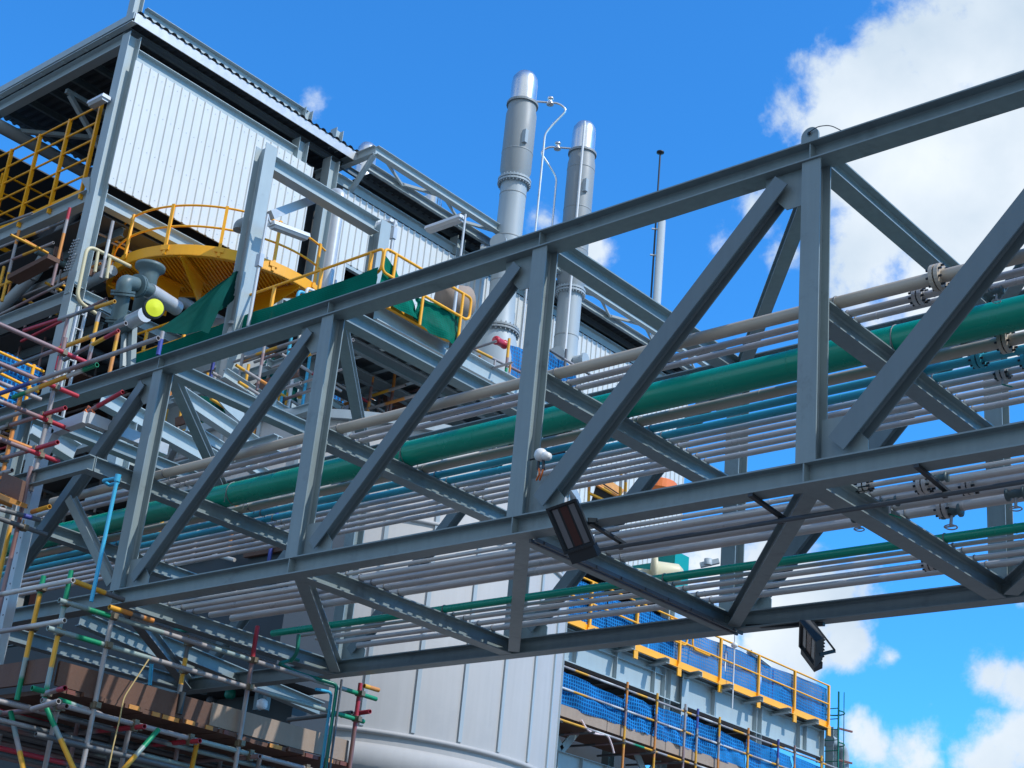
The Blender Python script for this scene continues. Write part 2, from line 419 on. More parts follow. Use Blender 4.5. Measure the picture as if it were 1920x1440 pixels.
# ------------------------------------------------------------------ pipe bridge
LP = 2.5; ZB = 5.2; ZT = 7.789; W = 3.0; HB = 0.152
X0 = -3.4; X1 = 12.9
br = thing('pipe_bridge', 'large grey steel truss bridge carrying rows of coloured pipes across the picture', 'pipe bridge', (2.5, 1.5, ZB))
yn = HB / 2; yf = W - HB / 2
zb = ZB + HB / 2; zt = ZT - HB / 2 - .004; zm = 6.57 - HB / 2
hcx = 0.001
for y in (yn, yf):
    sgn = -1 if y == yn else 1
    for (z, nm) in ((zt, 'top_chord'), (zb, 'bottom_chord')):
        g = G(); g.ibeam((X0, y, z), (X1, y, z), HB, HB + (.03 if nm == 'top_chord' else 0))
        for k in range(-1, 6):       # web stiffeners at the panel points
            for s2 in (-1, 1):
                g.box((k * LP - .005, y + s2 * .0045, z - HB / 2 + .0112), (k * LP + .005, y + s2 * (HB / 2 - .002), z + HB / 2 - .0112))
        ob(nm, g, 'steel', br)
    for k in range(-1, 6):
        x = k * LP + .012
        g = G(); g.ibeam((x, y, zb + HB / 2 + .001), (x, y, zt - HB / 2 - .001), HB - .006, .15, up=(0, 1, 0))
        if y == yn or k >= 0: ob('post', g, 'steel', br)
    for k in range(-1, 5):           # diagonal falls from the top of post k+1 to the foot of post k
        a = V((k * LP + .235, y, zb + HB / 2 + .085)); b = V(((k + 1) * LP - .235, y, zt - HB / 2 - .085))
        hs_, bs_ = {-1: (.125, .115), 0: (.115, .11), 1: (.12, .115), 2: (HB - .012, .14)}.get(k, (.152, .155))
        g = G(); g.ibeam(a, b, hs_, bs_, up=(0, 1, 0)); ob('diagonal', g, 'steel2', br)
        for (cx, cz, dx, dz) in ((k * LP + .09, zb + HB / 2, 1, 1), ((k + 1) * LP - .066, zt - HB / 2, -1, -1)):
            g = G(); g.plate([(cx, y, cz), (cx + dx * .34, y, cz), (cx + dx * .34, y, cz + dz * .10), (cx + dx * .16, y, cz + dz * .30), (cx, y, cz + dz * .30)], .009, (0, 1, 0))
            ob('gusset_plate', g, 'steel', br)
for k in range(-1, 6):
    x = k * LP
    ya = yn + .0045; yb = yf - .0045
    for z, nm in ((zt, 'top_crossbeam'), (zb, 'bottom_crossbeam')):
        ins = .0 + HB / 2 + (.016 if nm[0] == 't' else .001)
        g = G(); g.ibeam((x, yn + ins, z), (x, yf - ins, z), HB - .004, .15); ob(nm, g, 'steel', br)
    g = G()
    xm = x + (.012 if k else -.152)
    g.ibeam((xm, .152 if k else -.42, zm), (xm, W - .152, zm), HB, .15); ob('middle_crossbeam', g, 'steel', br)
for k in range(0, 6):                # flat bracing from near point k+... to the far end of the crossbeam behind it
    for z, nm, hh in ((zt - .012, 'top_brace', .11), (zb - .006, 'bottom_brace', .125)):
        a = V((k * LP - .04, HB + .04, z)); b = V(((k - 1) * LP + .13, W - HB - .04, z))
        g = G(); g.ibeam(a, b, hh, .11, up=(0, 0, 1)); ob(nm, g, 'steel', br)
# lifting lug on the top chord
g = G()
pts = [(7.42, .02, 7.789)]
for k in range(13):
    a = math.pi - math.pi * k / 12; pts.append((7.49 + .07 * math.cos(a), .02, 7.845 + .07 * math.sin(a)))
pts.append((7.56, .02, 7.789)); g.plate(pts, .018, (0, 1, 0)); g.lathe((7.49, .010, 7.86), (0, -1, 0), [(0.0, .0), (.016, .0), (.018, .003), (.022, .003), (.022, 0)], 16)
ob('lifting_lug', g, 'steel', br)
g = G(); g.lathe((7.49, .004, 7.86), (0, -1, 0), [(0, 0), (.015, 0), (.015, .004), (0, .004)], 12); ob('lug_hole', g, 'black', br)
g = G(); g.path([(7.49, -.004, 7.86), (7.56, -.01, 7.885), (7.66, 0, 7.87), (7.75, .03, 7.80)], .0035, 6, .05); ob('tag_wire', g, 'black', br)
# outrigger channel and strut at the left end of the bridge
yo = -.43
g = G(); pa = A(232, 905, y=yo); pb = A(70, 965, y=yo)
g.chan((-.08, yo, zm), (-2.6, yo, zm), HB, .07, flip=-1); ob('outrigger_channel', g, 'steel', br)
g = G(); g.ibeam(A(133, 935, y=-.2), A(212, 1095, y=.05), .09, .09, up=(0, 1, 0)); ob('strut', g, 'steel', br)
g = G(); g.plate([(-.24, -.424, zm - .074), (-.066, -.424, zm - .074), (-.066, -.424, zm + .074), (-.24, -.424, zm + .074)], .006, (0, 1, 0)); ob('end_plate', g, 'steel', br)


# ------------------------------------------------------------------ pipes
def flange(par, x, y, z, r, m, bolts=8, wdt=.035):
    fg = G(); R2 = r * 1.75 + .012
    for s2 in (-1, 1):
        c = x + s2 * (wdt * .5 + .002)
        fg.lathe((c - wdt * .4, y, z), (1, 0, 0), [(r, 0), (R2, 0), (R2, wdt * .8), (r, wdt * .8)], 24, False)
    o = ob('flange', fg, m, par)
    bg_ = G()
    for k in range(bolts):
        a = 2 * math.pi * (k + .5) / bolts; rr = (r + R2) / 2 + .006
        bg_.tube((x - wdt * 1.6, y + rr * math.cos(a), z + rr * math.sin(a)), (x + wdt * 1.6, y + rr * math.cos(a), z + rr * math.sin(a)), .0085, 6)
    ob('bolts', bg_, 'black', o)


def pipe(y, z, r, m, label, group, x0=-7.5, x1=X1, fl=(), shoes=True, name='process_pipe', cat='pipe', straps=False):
    t = thing(name, label, cat, ((x0 + x1) / 2, y, z - r), group)
    g = G(); n = 32 if r > .06 else 16
    xs = [x0]
    joints = sorted([x0 + 1.7 + random.uniform(-.5, .5) + 3.1 * i for i in range(int((x1 - x0) / 3.1))])
    g.tube((x0, y, z), (x1, y, z), r, n)
    for j in joints:                 # weld beads
        g.lathe((j - .006, y, z), (1, 0, 0), [(r, 0), (r + .0025, .003), (r + .0025, .009), (r, .012)], n)
    ob('pipe_run', g, m, t)
    for x in fl: flange(t, x, y, z, r, m)
    if shoes:
        zs = z - r
        for k in range(-1, 6):
            x = k * LP + .012
            if x < x0 or x > x1: continue
            gb = G(); gb.lathe((x + .05 - .006, y, z), (1, 0, 0), [(r, 0), (r + .006, .0), (r + .006, .008), (r, .008)], 16, True)
            for s2 in (-1, 1): gb.tube((x + .05 - .002, y + s2 * (r + .003), z), (x + .05 - .002, y + s2 * (r + .003), zs - .012), .004, 6)
            ob('u_bolt', gb, 'clamp', t)
    return t


MZ = 6.571
GM = 'pipes on the middle deck of the bridge'
pipe(.298, MZ + .047, .046, 'beige', 'thick beige pipe nearest the camera on the middle deck, with bolted flange', GM, fl=(8.32,), x0=-1.9)
pipe(.453, MZ + .027, .0265, 'pipe', 'thin grey pipe next to the thick beige pipe', GM, fl=(8.10, 9.0), x0=-2.8)
pipe(.565, MZ + .025, .0245, 'pipe', 'thin grey pipe between its grey twin and the big green pipe', GM, fl=(8.35, 9.3), x0=-3.2)
pipe(1.18, MZ + .121, .120, 'pvc_green', 'big dark green pipe, thickest on the bridge', GM, shoes=True)
pipe(1.407, MZ + .045, .0435, 'beige', 'beige pipe running between the big green pipe and the blue pipes', GM, fl=(8.28,))
pipe(1.565, MZ + .034, .033, 'teal', 'blue pipe lying beside the second beige pipe', GM, fl=(8.0,))
pipe(1.733, MZ + .034, .0335, 'teal', 'blue pipe lying beside the row of five grey pipes', GM, fl=(8.3,))
for i, (yy, lab) in enumerate(((1.852, 'first grey pipe of five, touching the blue pipe'), (1.979, 'second of the five grey pipes beyond the blue pipes'),
                               (2.118, 'middle one of the five grey pipes beyond the blue pipes'), (2.252, 'fourth of the five grey pipes beyond the blue pipes'),
                               (2.387, 'last grey pipe of five, outermost on the middle deck'))):
    pipe(yy, MZ + .026, .0255, 'pipe', lab, GM, fl=(8.05 + .27 * i, 8.9 + .3 * (i % 3)))
BZ = 5.352; GB = 'pipes on the bottom deck of the bridge'
pipe(.62, BZ + .018, .017, 'pipe', 'thin grey pipe closest to the near bottom chord', GB, x0=-.6, fl=(7.6,))
pipe(.79, BZ + .030, .029, 'pipe', 'first of four thick grey pipes seen from below', GB, x0=-.3, fl=(7.95,))
pipe(.94, BZ + .031, .030, 'pipe', 'second of four thick grey pipes seen from below', GB, x0=-.1, fl=(8.2,))
pipe(1.10, BZ + .033, .032, 'pipe', 'third of four thick grey pipes seen from below', GB, x0=.1)
pipe(1.29, BZ + .037, .036, 'pipe', 'fourth and thickest grey pipe seen from below, next to the gap', GB, x0=.2, fl=(7.85,))
pipe(1.875, BZ + .036, .035, 'pvc_green', 'green pipe alone on the bottom deck', GB, x0=.15, fl=(9.0,))
pipe(2.00, BZ + .018, .0165, 'pipe', 'thin grey pipe beside the green bottom pipe', GB, x0=.4)
pipe(2.16, BZ + .024, .023, 'pipe', 'grey pipe second from the green bottom pipe', GB, x0=.5)
pipe(2.355, BZ + .024, .023, 'pipe', 'grey pipe third from the green bottom pipe', GB, x0=.6, fl=(7.2,))
pipe(2.56, BZ + .030, .029, 'pipe', 'outermost grey pipe on the bottom deck, over the far chord', GB, x0=.7)
# conduit and hangers under the near bottom chord
t = thing('cable_conduit', 'dark cable conduit hung on short brackets below the near bottom chord', 'conduit', (8, .5, 5.1))
g = G(); g.tube((5.55, .36, 5.115), (X1, .36, 5.115), .016, 10); ob('conduit_tube', g, 'conduit', t)
for x in (5.75, 7.1, 8.3, 9.6, 10.9):
    g = G(); g.bar((x, -.0, 5.186), (x, .44, 5.150), .035, .022); g.bar((x, .38, 5.16), (x, .38, 5.10), .03, .02); ob('hanger', g, 'black', t)
# valves hanging among the pipes at the right end
GV = 'small valves in the bridge pipes'


def valve(x, y, z, s, wheel, label, m='motor'):
    t = thing('valve', label, 'valve', (x, y, z - s), GV)
    g = G(); g.lathe((x - s * 1.3, y, z), (1, 0, 0), [(0, 0), (s * .9, 0), (s * .9, s * .3), (s * .5, s * .45), (s * .7, s * 1.3), (s * .5, s * 2.15), (s * .9, s * 2.3), (s * .9, s * 2.6), (0, s * 2.6)], 16)
    ob('body', g, m, t)
    g = G(); e = V((x, y - s * .3, z - s * 2.1)); g.tube((x, y, z), e, s * .22, 8); ob('stem', g, 'galv', t)
    g = G()
    if wheel: g.lathe(e, (0, -.1, -1), [(s * .75, 0), (s * .9, s * .1), (s * .75, s * .2), (s * .66, s * .1), (s * .75, 0)], 16); g.bar(e - V((s * .75, 0, 0)), e + V((s * .75, 0, 0)), s * .15, s * .15)
    else: g.bar(e, e + V((s * 1.9, 0, -s * .9)), s * .35, s * .2)
    ob('handle', g, 'pvc_green' if not wheel else 'galv', t)


for (x, y, z, s, wh, lb) in ((8.55, 1.979, 6.56, .04, 0, 'lever valve on the second grey pipe of the middle deck'), (8.9, 2.387, 6.56, .04, 1, 'wheel valve on the outermost middle pipe'),
                             (9.2, 2.118, 6.56, .045, 0, 'lever valve furthest right on the middle deck'), (7.62, .94, 5.36, .045, 0, 'lever valve under the bottom deck nearest the dark bracing'),
                             (7.9, 1.29, 5.36, .055, 1, 'wheel valve under the thickest bottom pipe'), (8.15, .62, 5.34, .04, 0, 'small lever valve by the near chord'),
                             (8.75, 2.16, 5.34, .055, 0, 'lever valve beside the green bottom pipe at far right'), (9.15, 1.9, 5.42, .085, 1, 'big round valve in the green pipe at the right edge'),
                             (8.35, 2.45, 5.34, .05, 1, 'wheel valve on the outer bottom pipes'), (9.45, 2.4, 5.34, .05, 0, 'lever valve on the outer bottom pipes at right edge'),
                             (8.05, 1.85, 6.58, .04, 0, 'lever valve on the first grey pipe beside the blue pipes'), (8.75, 1.733, 6.57, .05, 1, 'wheel valve on the second blue pipe at the right'),
                             (9.05, 2.25, 6.55, .04, 1, 'wheel valve on the fourth grey middle pipe at the right'), (7.3, 1.1, 5.35, .045, 1, 'wheel valve under the third thick bottom pipe'), (8.45, 1.1, 5.34, .05, 1, 'wheel valve right of the others under the third thick bottom pipe'),
                             (8.0, 2.6, 5.33, .04, 0, 'lever valve on the outermost bottom pipe'), (8.6, .565, 6.56, .035, 1, 'small wheel valve beside the flange of the thick beige pipe')):
    valve(x, y, z, s, wh, lb)


# ------------------------------------------------------------------ floodlights, camera
def floodlight(c, face, roll_up, s, label):
    """box floodlight: centre c, face = direction of its glass, roll_up = its long axis"""
    c = V(c); f = V(face).normalized(); u = V(roll_up).normalized(); u = (u - f * u.dot(f)).normalized(); q = u.cross(f).normalized()
    t = thing('floodlight', label, 'floodlight', c, 'black floodlights under the bridge')
    P = lambda a, b, d: c + q * a * s + u * b * s + f * d * s
    g = G()
    o_ = [(-.5, -.72), (.5, -.72), (.5, .72), (-.5, .72)]
    fr = [P(a, b, .14) for a, b in o_]; bk = [P(a * .8, b * .85, -.22) for a, b in o_]; inn = [P(a * .86, b * .9, .14) for a, b in o_]; rec = [P(a * .8, b * .86, .06) for a, b in o_]
    g.add(fr + bk + inn + rec, [(0, 1, 5, 4), (1, 2, 6, 5), (2, 3, 7, 6), (3, 0, 4, 7), (4, 5, 6, 7)] + [(i, (i + 1) % 4, 8 + (i + 1) % 4, 8 + i) for i in range(4)] +
          [(8 + i, 8 + (i + 1) % 4, 12 + (i + 1) % 4, 12 + i) for i in range(4)] + [(12, 13, 14, 15)])
    ob('housing', g, 'black', t)
    g = G()
    for a in (-.27, .27): g.add([P(a - .09, -.6, .075), P(a + .09, -.6, .075), P(a + .09, .6, .075), P(a - .09, .6, .075)], [(0, 1, 2, 3)])
    ob('lens_strip', g, 'glass', t)
    g = G(); g.add([P(-.12, -.6, .072), P(.12, -.6, .072), P(.12, .6, .072), P(-.12, .6, .072)], [(0, 1, 2, 3)]); ob('reflector', g, 'redglass', t)
    g = G()
    for k in range(7): g.bar(P(-.36, -.55 + k * .18, -.27), P(.36, -.55 + k * .18, -.27), .012 * s * 3, .1 * s, up=f)
    ob('cooling_fins', g, 'black', t)
    g = G(); g.bar(P(-.42, -.9, -.06), P(.42, -.9, -.06), .34 * s, .32 * s, up=f); ob('gear_box', g, 'black', t)
    g = G(); g.bar(P(.54, .0, 0), P(.54, -.2, -.6), .03 * s, .12 * s); g.bar(P(-.54, .0, 0), P(-.54, -.2, -.6), .03 * s, .12 * s); g.bar(P(-.54, -.2, -.6), P(.54, -.2, -.6), .1 * s, .03 * s, up=f)
    ob('bracket', g, 'black', t)
    return t


c1 = A(1072, 985, y=-.22)
floodlight(c1, (.35, -1, -.75), (-.22, -.1, 1), .245, 'black floodlight tilted down in front of the near bottom chord')
c2 = A(1520, 1205, y=2.75)
floodlight(c2, (-.55, -.55, -.45), (.95, -.2, .75), .25, 'black floodlight hanging under the far bottom chord against the sky')
g = G(); g.bar(A(1400, 1175, y=2.9), A(1545, 1170, y=2.9), .04, .03); ob('mounting_rail', g, 'black', cat='rail', label='thin dark rail under the far bottom chord holding the hanging floodlight')
t = thing('dome_camera', 'small white round camera on an arm by the near post, orange wires below', 'camera', A(1020, 855, y=-.02))
g = G(); cc = A(1014, 853, y=-.02); ds = .052
g.lathe(cc - V((0, 0, ds)), (0, 0, 1), [(ds * math.sin(math.pi * k / 12), ds - ds * math.cos(math.pi * k / 12)) for k in range(13)], 20); ob('housing', g, 'white', t)
g = G(); e = A(1031, 857, y=-.02); g.lathe(cc, e - cc, [(.03, .0), (.036, .05), (.030, .09), (0, .095)], 16); ob('socket', g, 'white', t)
g = G(); g.tube(A(993, 862, y=.02), A(1060, 847, y=.1), .008, 8); ob('arm', g, 'black', t)
g = G(); g.tube(A(1010, 862, y=-.02), A(1009, 880, y=-.02), .012, 8); g.tube(A(1019, 862, y=-.02), A(1019, 880, y=-.02), .012, 8); ob('cable_gland', g, 'black', t)
g = G(); g.path([A(1010, 878, y=-.02), A(1012, 888, y=-.02), A(1006, 900, y=.03)], .008, 6, .02); g.path([A(1019, 878, y=-.02), A(1016, 889, y=-.02), A(1012, 900, y=.03)], .008, 6, .02); ob('wires', g, 'orange', t)
# cable ladder clipped under bottom crossbeam 2
g = G()
for dy in (0, .05): g.bar((5.11 + dy, .1, 5.17), (5.11 + dy, 2.9, 5.17), .018, .03)
for k in range(9): g.bar((5.09, .2 + k * .32, 5.17), (5.18, .2 + k * .32, 5.17), .02, .02)
ob('cable_ladder', g, 'conduit', cat='cable ladder', label='narrow dark cable ladder clipped under the bottom crossbeam beside the floodlight')
# ------------------------------------------------------------------ main building (facade plane x = XF)
XF = -10.66; YC = 5.05
S1 = .26


def FX(u, v): return A(u, v, x=XF)


bd = thing('steel_framed_building', 'tall open steel framed building with white ribbed cladding and dark roof at upper left', 'building', (XF - 3, 12, 0))
cols_y = [YC, 9.45, 10.35, 14.4, 18.6, 23.4, 27.6, 31.6]
for i, y in enumerate(cols_y):
    g = G(); top = 19.0 if y < 24 else 11.2
    g.ibeam((XF, y, 0), (XF, y, top), S1, S1, up=(0, 1, 0)); ob('column', g, 'steel_far', bd)
for y in (YC, 9.9, 18.6, 27.6):
    g = G(); g.ibeam((XF - 4.9, y, 0), (XF - 4.9, y, 18.8 if y < 24 else 11), S1, S1, up=(0, 1, 0)); ob('column', g, 'steel_far', bd)


def fbeam(p, q, h=.26, b=.2, name='beam', par=None, m='steel_far', up=None):
    g = G(); g.ibeam(p, q, h, b, up, .014, .01); return ob(name, g, m, par or bd)


# beams along y on the facade, between columns
hy = S1 / 2 + .002
for (y0, y1) in ((YC, 9.45), (10.35, 14.4), (14.4, 18.6), (18.6, 23.4)):
    fbeam((XF, y0 + hy, 18.62), (XF, y1 - hy, 18.62))
for (y0, y1) in ((YC, 9.45), (9.45, 10.35), (10.35, 14.4), (14.4, 18.6), (18.6, 23.4)):
    fbeam((XF, y0 + hy, 15.43), (XF, y1 - hy, 15.43))
    fbeam((XF, y0 + hy, 13.45), (XF, y1 - hy, 13.45), .22)
    fbeam((XF, y0 + hy, 10.9), (XF, y1 - hy, 10.9), .26)
# front face beams (plane y = YC) running to the left
for z, h in ((18.95, .26), (15.48, .28), (13.38, .26), (10.4, .26)):
    fbeam((XF - hy, YC, z), (XF - 7, YC, z), h)
for y in (9.9, 14.4, 18.6, 23.4):
    fbeam((XF - .1, y + .4, 18.65), (XF - 5.0, y + .4, 18.65), .24)
    fbeam((XF - .1, y + .4, 15.43), (XF - 5.0, y + .4, 15.43), .24)
# roof: sheet, purlins, fascia, parapet channel
rx0, rx1 = XF - 5.45, XF + .28
def roof(y0, y1, z, name='roof'):
    g = G(); n = int((y1 - y0) / .2)
    sec = []
    for k in range(n):
        yy = y0 + k * .2; sec += [(yy, z), (yy + .05, z + .045), (yy + .11, z + .045), (yy + .16, z)]
    vs = [(rx0, a, b) for a, b in sec] + [(rx1 + .05, a, b) for a, b in sec]; m = len(sec)
    g.add(vs, [(i, i + 1, m + i + 1, m + i) for i in range(m - 1)]); return ob(name, g, 'roof', bd)


roof(YC - .18, 11.2, 19.32); roof(11.4, 23.6, 19.20)
g = G(); g.box((rx1, YC - .2, 19.10), (rx1 + .02, 10.95, 19.315)); ob('fascia', g, 'galv', bd)
g = G(); g.box((XF - 7.2, YC - .24, 19.16), (rx1 + .02, YC - .22, 19.31)); g.box((XF - 7.2, YC - .24, 19.10), (rx1, YC - .12, 19.12)); ob('fascia', g, 'steel_far', bd)
for k in range(7):
    g = G(); x = XF - .2 - k * .78; g.chan((x, YC - .1, 19.18), (x, 23.4, 19.1), .16, .06); ob('purlin', g, 'steel2', bd)
g = G()
for k in range(9): g.box((XF - .6 - k * .75, YC - .2, 19.08), (XF - .52 - k * .75, YC - .13, 19.17))
ob('eaves_cleats', g, 'steel_far', bd)
pa = A(270, 24, x=XF - .1); pb = A(572, 222, x=XF - .1)
g = G(); g.chan((XF - .1, pa.y, (pa.z + pb.z) / 2), (XF - .1, pb.y, (pa.z + pb.z) / 2), .24, .1); ob('parapet_channel', g, 'steel_far', bd)
for (u, v0, v1) in ((250, 33, -25), (570, 240, 203), (627, 280, 241)):
    a = A(u, v0, x=XF - .05); b = A(u, v1, x=XF - .05)
    g = G(); g.ibeam(a, (a.x, a.y, b.z), .2, .2, up=(0, 1, 0)); ob('post_stub', g, 'steel_far', bd)
# dark underside bracing of the left bay
for (a, b) in (((XF, YC + .3, 18.7), (XF - 4.8, 9.6, 18.7)), ((XF - 4.8, YC + .3, 18.7), (XF, 9.6, 18.7)), ((XF - 2.4, YC + .2, 18.75), (XF - 2.4, 9.6, 18.75)), ((XF - 2.4, YC + .3, 18.7), (XF - 2.9, 9.7, 15.6))):
    g = G(); g.bar(a, b, .09, .09); ob('roof_brace', g, 'steel_far', bd)
g = G(); g.plate([(XF + .02, YC + .14, 18.5), (XF + .02, YC + .14, 18.0), (XF + .02, YC + .36, 17.9), (XF + .02, YC + .62, 18.25), (XF + .02, YC + .4, 18.5)], .02, (1, 0, 0)); ob('gusset_plate', g, 'steel_far', bd)
# floors, inner back walls
for z, y1, x1 in ((15.27, 23.4, XF - .14), (13.3, 23.4, XF - .14), (10.75, 31.6, XF - .14)):
    for a, b in ((YC + .2, y1),):
        g = G(); g.box((XF - 6.6, a, z - .03), (x1, b, z)); ob('floor_grating', g, 'grate', bd)
        for k in range(int((b - a) / 1.2)):
            g = G(); yy = a + .6 + k * 1.2; g.ibeam((XF - 6.5, yy, z - .14), (x1 - .02, yy, z - .14), .18, .09); ob('floor_joist', g, 'steel2', bd)
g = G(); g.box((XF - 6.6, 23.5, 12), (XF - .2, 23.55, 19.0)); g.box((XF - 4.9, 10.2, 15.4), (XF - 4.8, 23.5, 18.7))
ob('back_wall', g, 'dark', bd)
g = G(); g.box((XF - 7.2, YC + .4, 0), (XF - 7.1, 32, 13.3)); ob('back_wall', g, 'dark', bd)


def cladding(y0, y1, zb_, zt_, x=XF + .2, par=None, name='cladding_panel'):
    g = G(); p = .19; n = max(1, int(round((y1 - y0) / p))); p = (y1 - y0) / n; sec = []
    for k in range(n):
        a = y0 + k * p; sec += [(a, 0), (a + p * .72, 0), (a + p * .80, .028), (a + p * .92, .028)]
    sec.append((y1, 0)); m = len(sec)
    vs = [(x + b, a, zb_) for a, b in sec] + [(x + b, a, zt_) for a, b in sec] + [(x - .03, y0, zb_), (x - .03, y1, zb_), (x - .03, y0, zt_), (x - .03, y1, zt_)]
    fs = [(i, i + 1, m + i + 1, m + i) for i in range(m - 1)] + [(2 * m, 2 * m + 1, 2 * m + 3, 2 * m + 2), (2 * m, 0, m, 2 * m + 2), (m - 1, 2 * m + 1, 2 * m + 3, 2 * m - 1)]
    g.add(vs, fs); return ob(name, g, 'clad', par or bd)


cladding(5.12, 9.74, 15.70, 18.42)
cladding(10.62, 12.1, 16.75, 18.38)
cladding(12.1, 23.5, 12.9, 18.38)
cladding(10.62, 11.0, 12.9, 16.75)
g = G(); g.box((XF + .1, 10.95, 16.66), (XF + .2, 12.1, 16.74)); g.box((XF + .1, 12.02, 15.4), (XF + .2, 12.1, 16.66)); ob('opening_frame', g, 'steel_far', bd)
g = G(); g.box((XF - .4, 11.0, 13), (XF - .3, 12.05, 16.7)); ob('shade_sheet', g, 'dark', bd)  # dark sheet added behind the opening for its shaded interior
g = G(); g.box((XF - .45, 5.3, 15.3), (XF - .4, 9.6, 18.9)); g.box((XF - .45, 10.0, 15.3), (XF - .4, 11.0, 18.9)); ob('shade_sheet', g, 'dark', bd)  # dark sheets added behind the cladding so its gaps read as shade
# cladding rails seen through the gap under the eaves
for z in (18.25, 17.2, 16.2):
    g = G(); g.chan((XF + .12, 5.2, z), (XF + .12, 9.7, z), .14, .05); ob('cladding_rail', g, 'steel2', bd)
# left bay white down pipe at the back edge of the roof
t = thing('rainwater_pipe', 'fat white pipe along the back edge of the roof behind the yellow railing', 'pipe', A(75, 275, z=18.7))
a = A(-60, 192, z=18.6); b = A(152, 330, z=18.6); b.x = a.x = (a.x + b.x) / 2
g = G(); g.tube((a.x, a.y - 1, 18.6), (b.x, b.y, 18.6), .14, 20); ob('pipe_run', g, 'vesselb', t)
g = G(); g.tube((a.x, b.y, 18.6), (b.x, b.y + .08, 18.6), .17, 20); ob('end_cap', g, 'galv', t)
# lower dark roof behind
g = G(); g.box((-24, -3, 18.9), (-16.62, 26, 18.93)); g.box((-24, -2, 0), (-23.8, 26, 18.9)); g.box((-23.8, 25.8, 0), (-17, 26, 18.9))
rb = ob('rear_building', g, 'roof', label='dark lower roofed bay behind the open bay, under the strip of sky', cat='building')



# ------------------------------------------------------------------ railings
def rail_run(par, pts, h, n_rails, pr=.022, post_every=1.4, m='yellow', toe=True, bar_post=False, z_toe=.1):
    pts = [V(p) for p in pts]
    for j in range(n_rails):
        g = G(); zz = h * (j + 1) / n_rails; g.path([p + V((0, 0, zz)) for p in pts], pr, 8); ob('rail', g, m, par)
    for a, b in zip(pts[:-1], pts[1:]):
        n = max(1, int(round((b - a).length / post_every)))
        for k in range(n + 1):
            p = a.lerp(b, k / n); g = G()
            if bar_post: g.bar(p - V((0, 0, .12)), p + V((0, 0, h + .02)), .07, .05, up=(b - a))
            else: g.tube(p - V((0, 0, .12)), p + V((0, 0, h)), pr * 1.15, 10)
            ob('post', g, m, par)
        if toe:
            g = G(); g.bar(a + V((0, 0, z_toe / 2)), b + V((0, 0, z_toe / 2)), .012, z_toe); ob('toe_board', g, m, par)


t = thing('barrier_railing', 'tall yellow five bar railing in the open bay at upper left', 'railing', (-13, YC - .02, 15.62), 'yellow railings')
rail_run(t, [(-15.2, YC - .05, 15.63), (-11.12, YC - .05, 15.63)], 1.95, 5, .022, 1.06, bar_post=True)
t = thing('barrier_railing', 'second tall yellow railing, running back from the upper left one', 'railing', (-14.9, 7, 15.62), 'yellow railings')
rail_run(t, [(-14.6, YC + .1, 15.63), (-14.6, 9.5, 15.63)], 1.6, 4, .022, 1.5, bar_post=True)
t = thing('corner_railing', 'cream painted bent tube guard beside the corner column', 'railing', A(160, 470, y=4.6), 'yellow railings')
y_ = 4.7
g = G(); p0 = A(180, 588, x=XF + .5); p1 = A(143, 562, x=XF + .5); p2 = A(164, 460, x=XF + .5); p3 = A(245, 500, x=XF + .5)
g.path([p0, p1, p2, p3], .035, 10, .18); ob('bent_tube', g, 'cream', t)
for (u0, v0, u1, v1) in ((184, 472, 178, 510), (206, 484, 200, 522)):
    g = G(); g.tube(A(u0, v0, x=XF + .5), A(u1, v1, x=XF + .5), .03, 10); ob('post', g, 'cream', t)

# ------------------------------------------------------------------ round yellow platform
cz = 14.4
C0 = V((-10.27, 7.9, cz)); RR = 2.14
TA = A(205, 548, z=cz); TB = A(602, 552, z=cz)
an0 = math.atan2(TA.y - C0.y, TA.x - C0.x); an1 = math.atan2(TB.y - C0.y, TB.x - C0.x)
if an0 > 0: an0 -= 2 * math.pi
if an1 < an0: an1 += 2 * math.pi
pf = thing('round_platform', 'curved yellow steel platform with brackets and curved handrail in front of the cladding', 'platform', (C0.x, C0.y, cz - .3))
arc = [an0 + (an1 - an0) * k / 48 for k in range(49)]
rim = lambda r_, z_: [V((C0.x + r_ * math.cos(a), C0.y + r_ * math.sin(a), z_)) for a in arc]
def band(g, r0, z0, r1, z1, r2, z2, r3, z3):
    q_ = [rim(r0, z0), rim(r1, z1), rim(r2, z2), rim(r3, z3)]; n = 49
    g.add([p for r_ in q_ for p in r_], [(a * n + k, a * n + k + 1, b * n + k + 1, b * n + k) for a, b in ((0, 1), (1, 2), (2, 3), (3, 0)) for k in range(48)] + [(0, n, 2 * n, 3 * n), (48, n + 48, 2 * n + 48, 3 * n + 48)])
g = G(); band(g, RR - .015, cz - .10, RR, cz - .10, RR, cz + .11, RR - .015, cz + .11); band(g, RR - .09, cz - .105, RR + .0, cz - .105, RR, cz - .09, RR - .09, cz - .09)
g.bar(TA, TB, .05, .16); ob('edge_channel', g, 'yellow', pf)
g = G(); cd_ = (TB - TA).normalized(); pd = Vector((cd_.y, -cd_.x, 0)); Lc = (TB - TA).length; nb = int(Lc / .075)
for k in range(nb):
    b0_ = TA + cd_ * (k + .5) * .075; rel = b0_ - C0; bq = rel.dot(pd); cq = rel.dot(rel) - (RR - .03) ** 2 - (b0_.z - C0.z) ** 2
    dsc = bq * bq - cq
    if dsc <= 0: continue
    tt = -bq + math.sqrt(dsc)
    if tt > .05: g.bar(b0_, b0_ + pd * tt, .03, .035)
ob('grating', g, 'yellow', pf)
g = G(); g.add([p for p in rim(RR - .03, cz + .05)], [tuple(range(49))]); ob('deck_plate', g, 'yellow', pf)
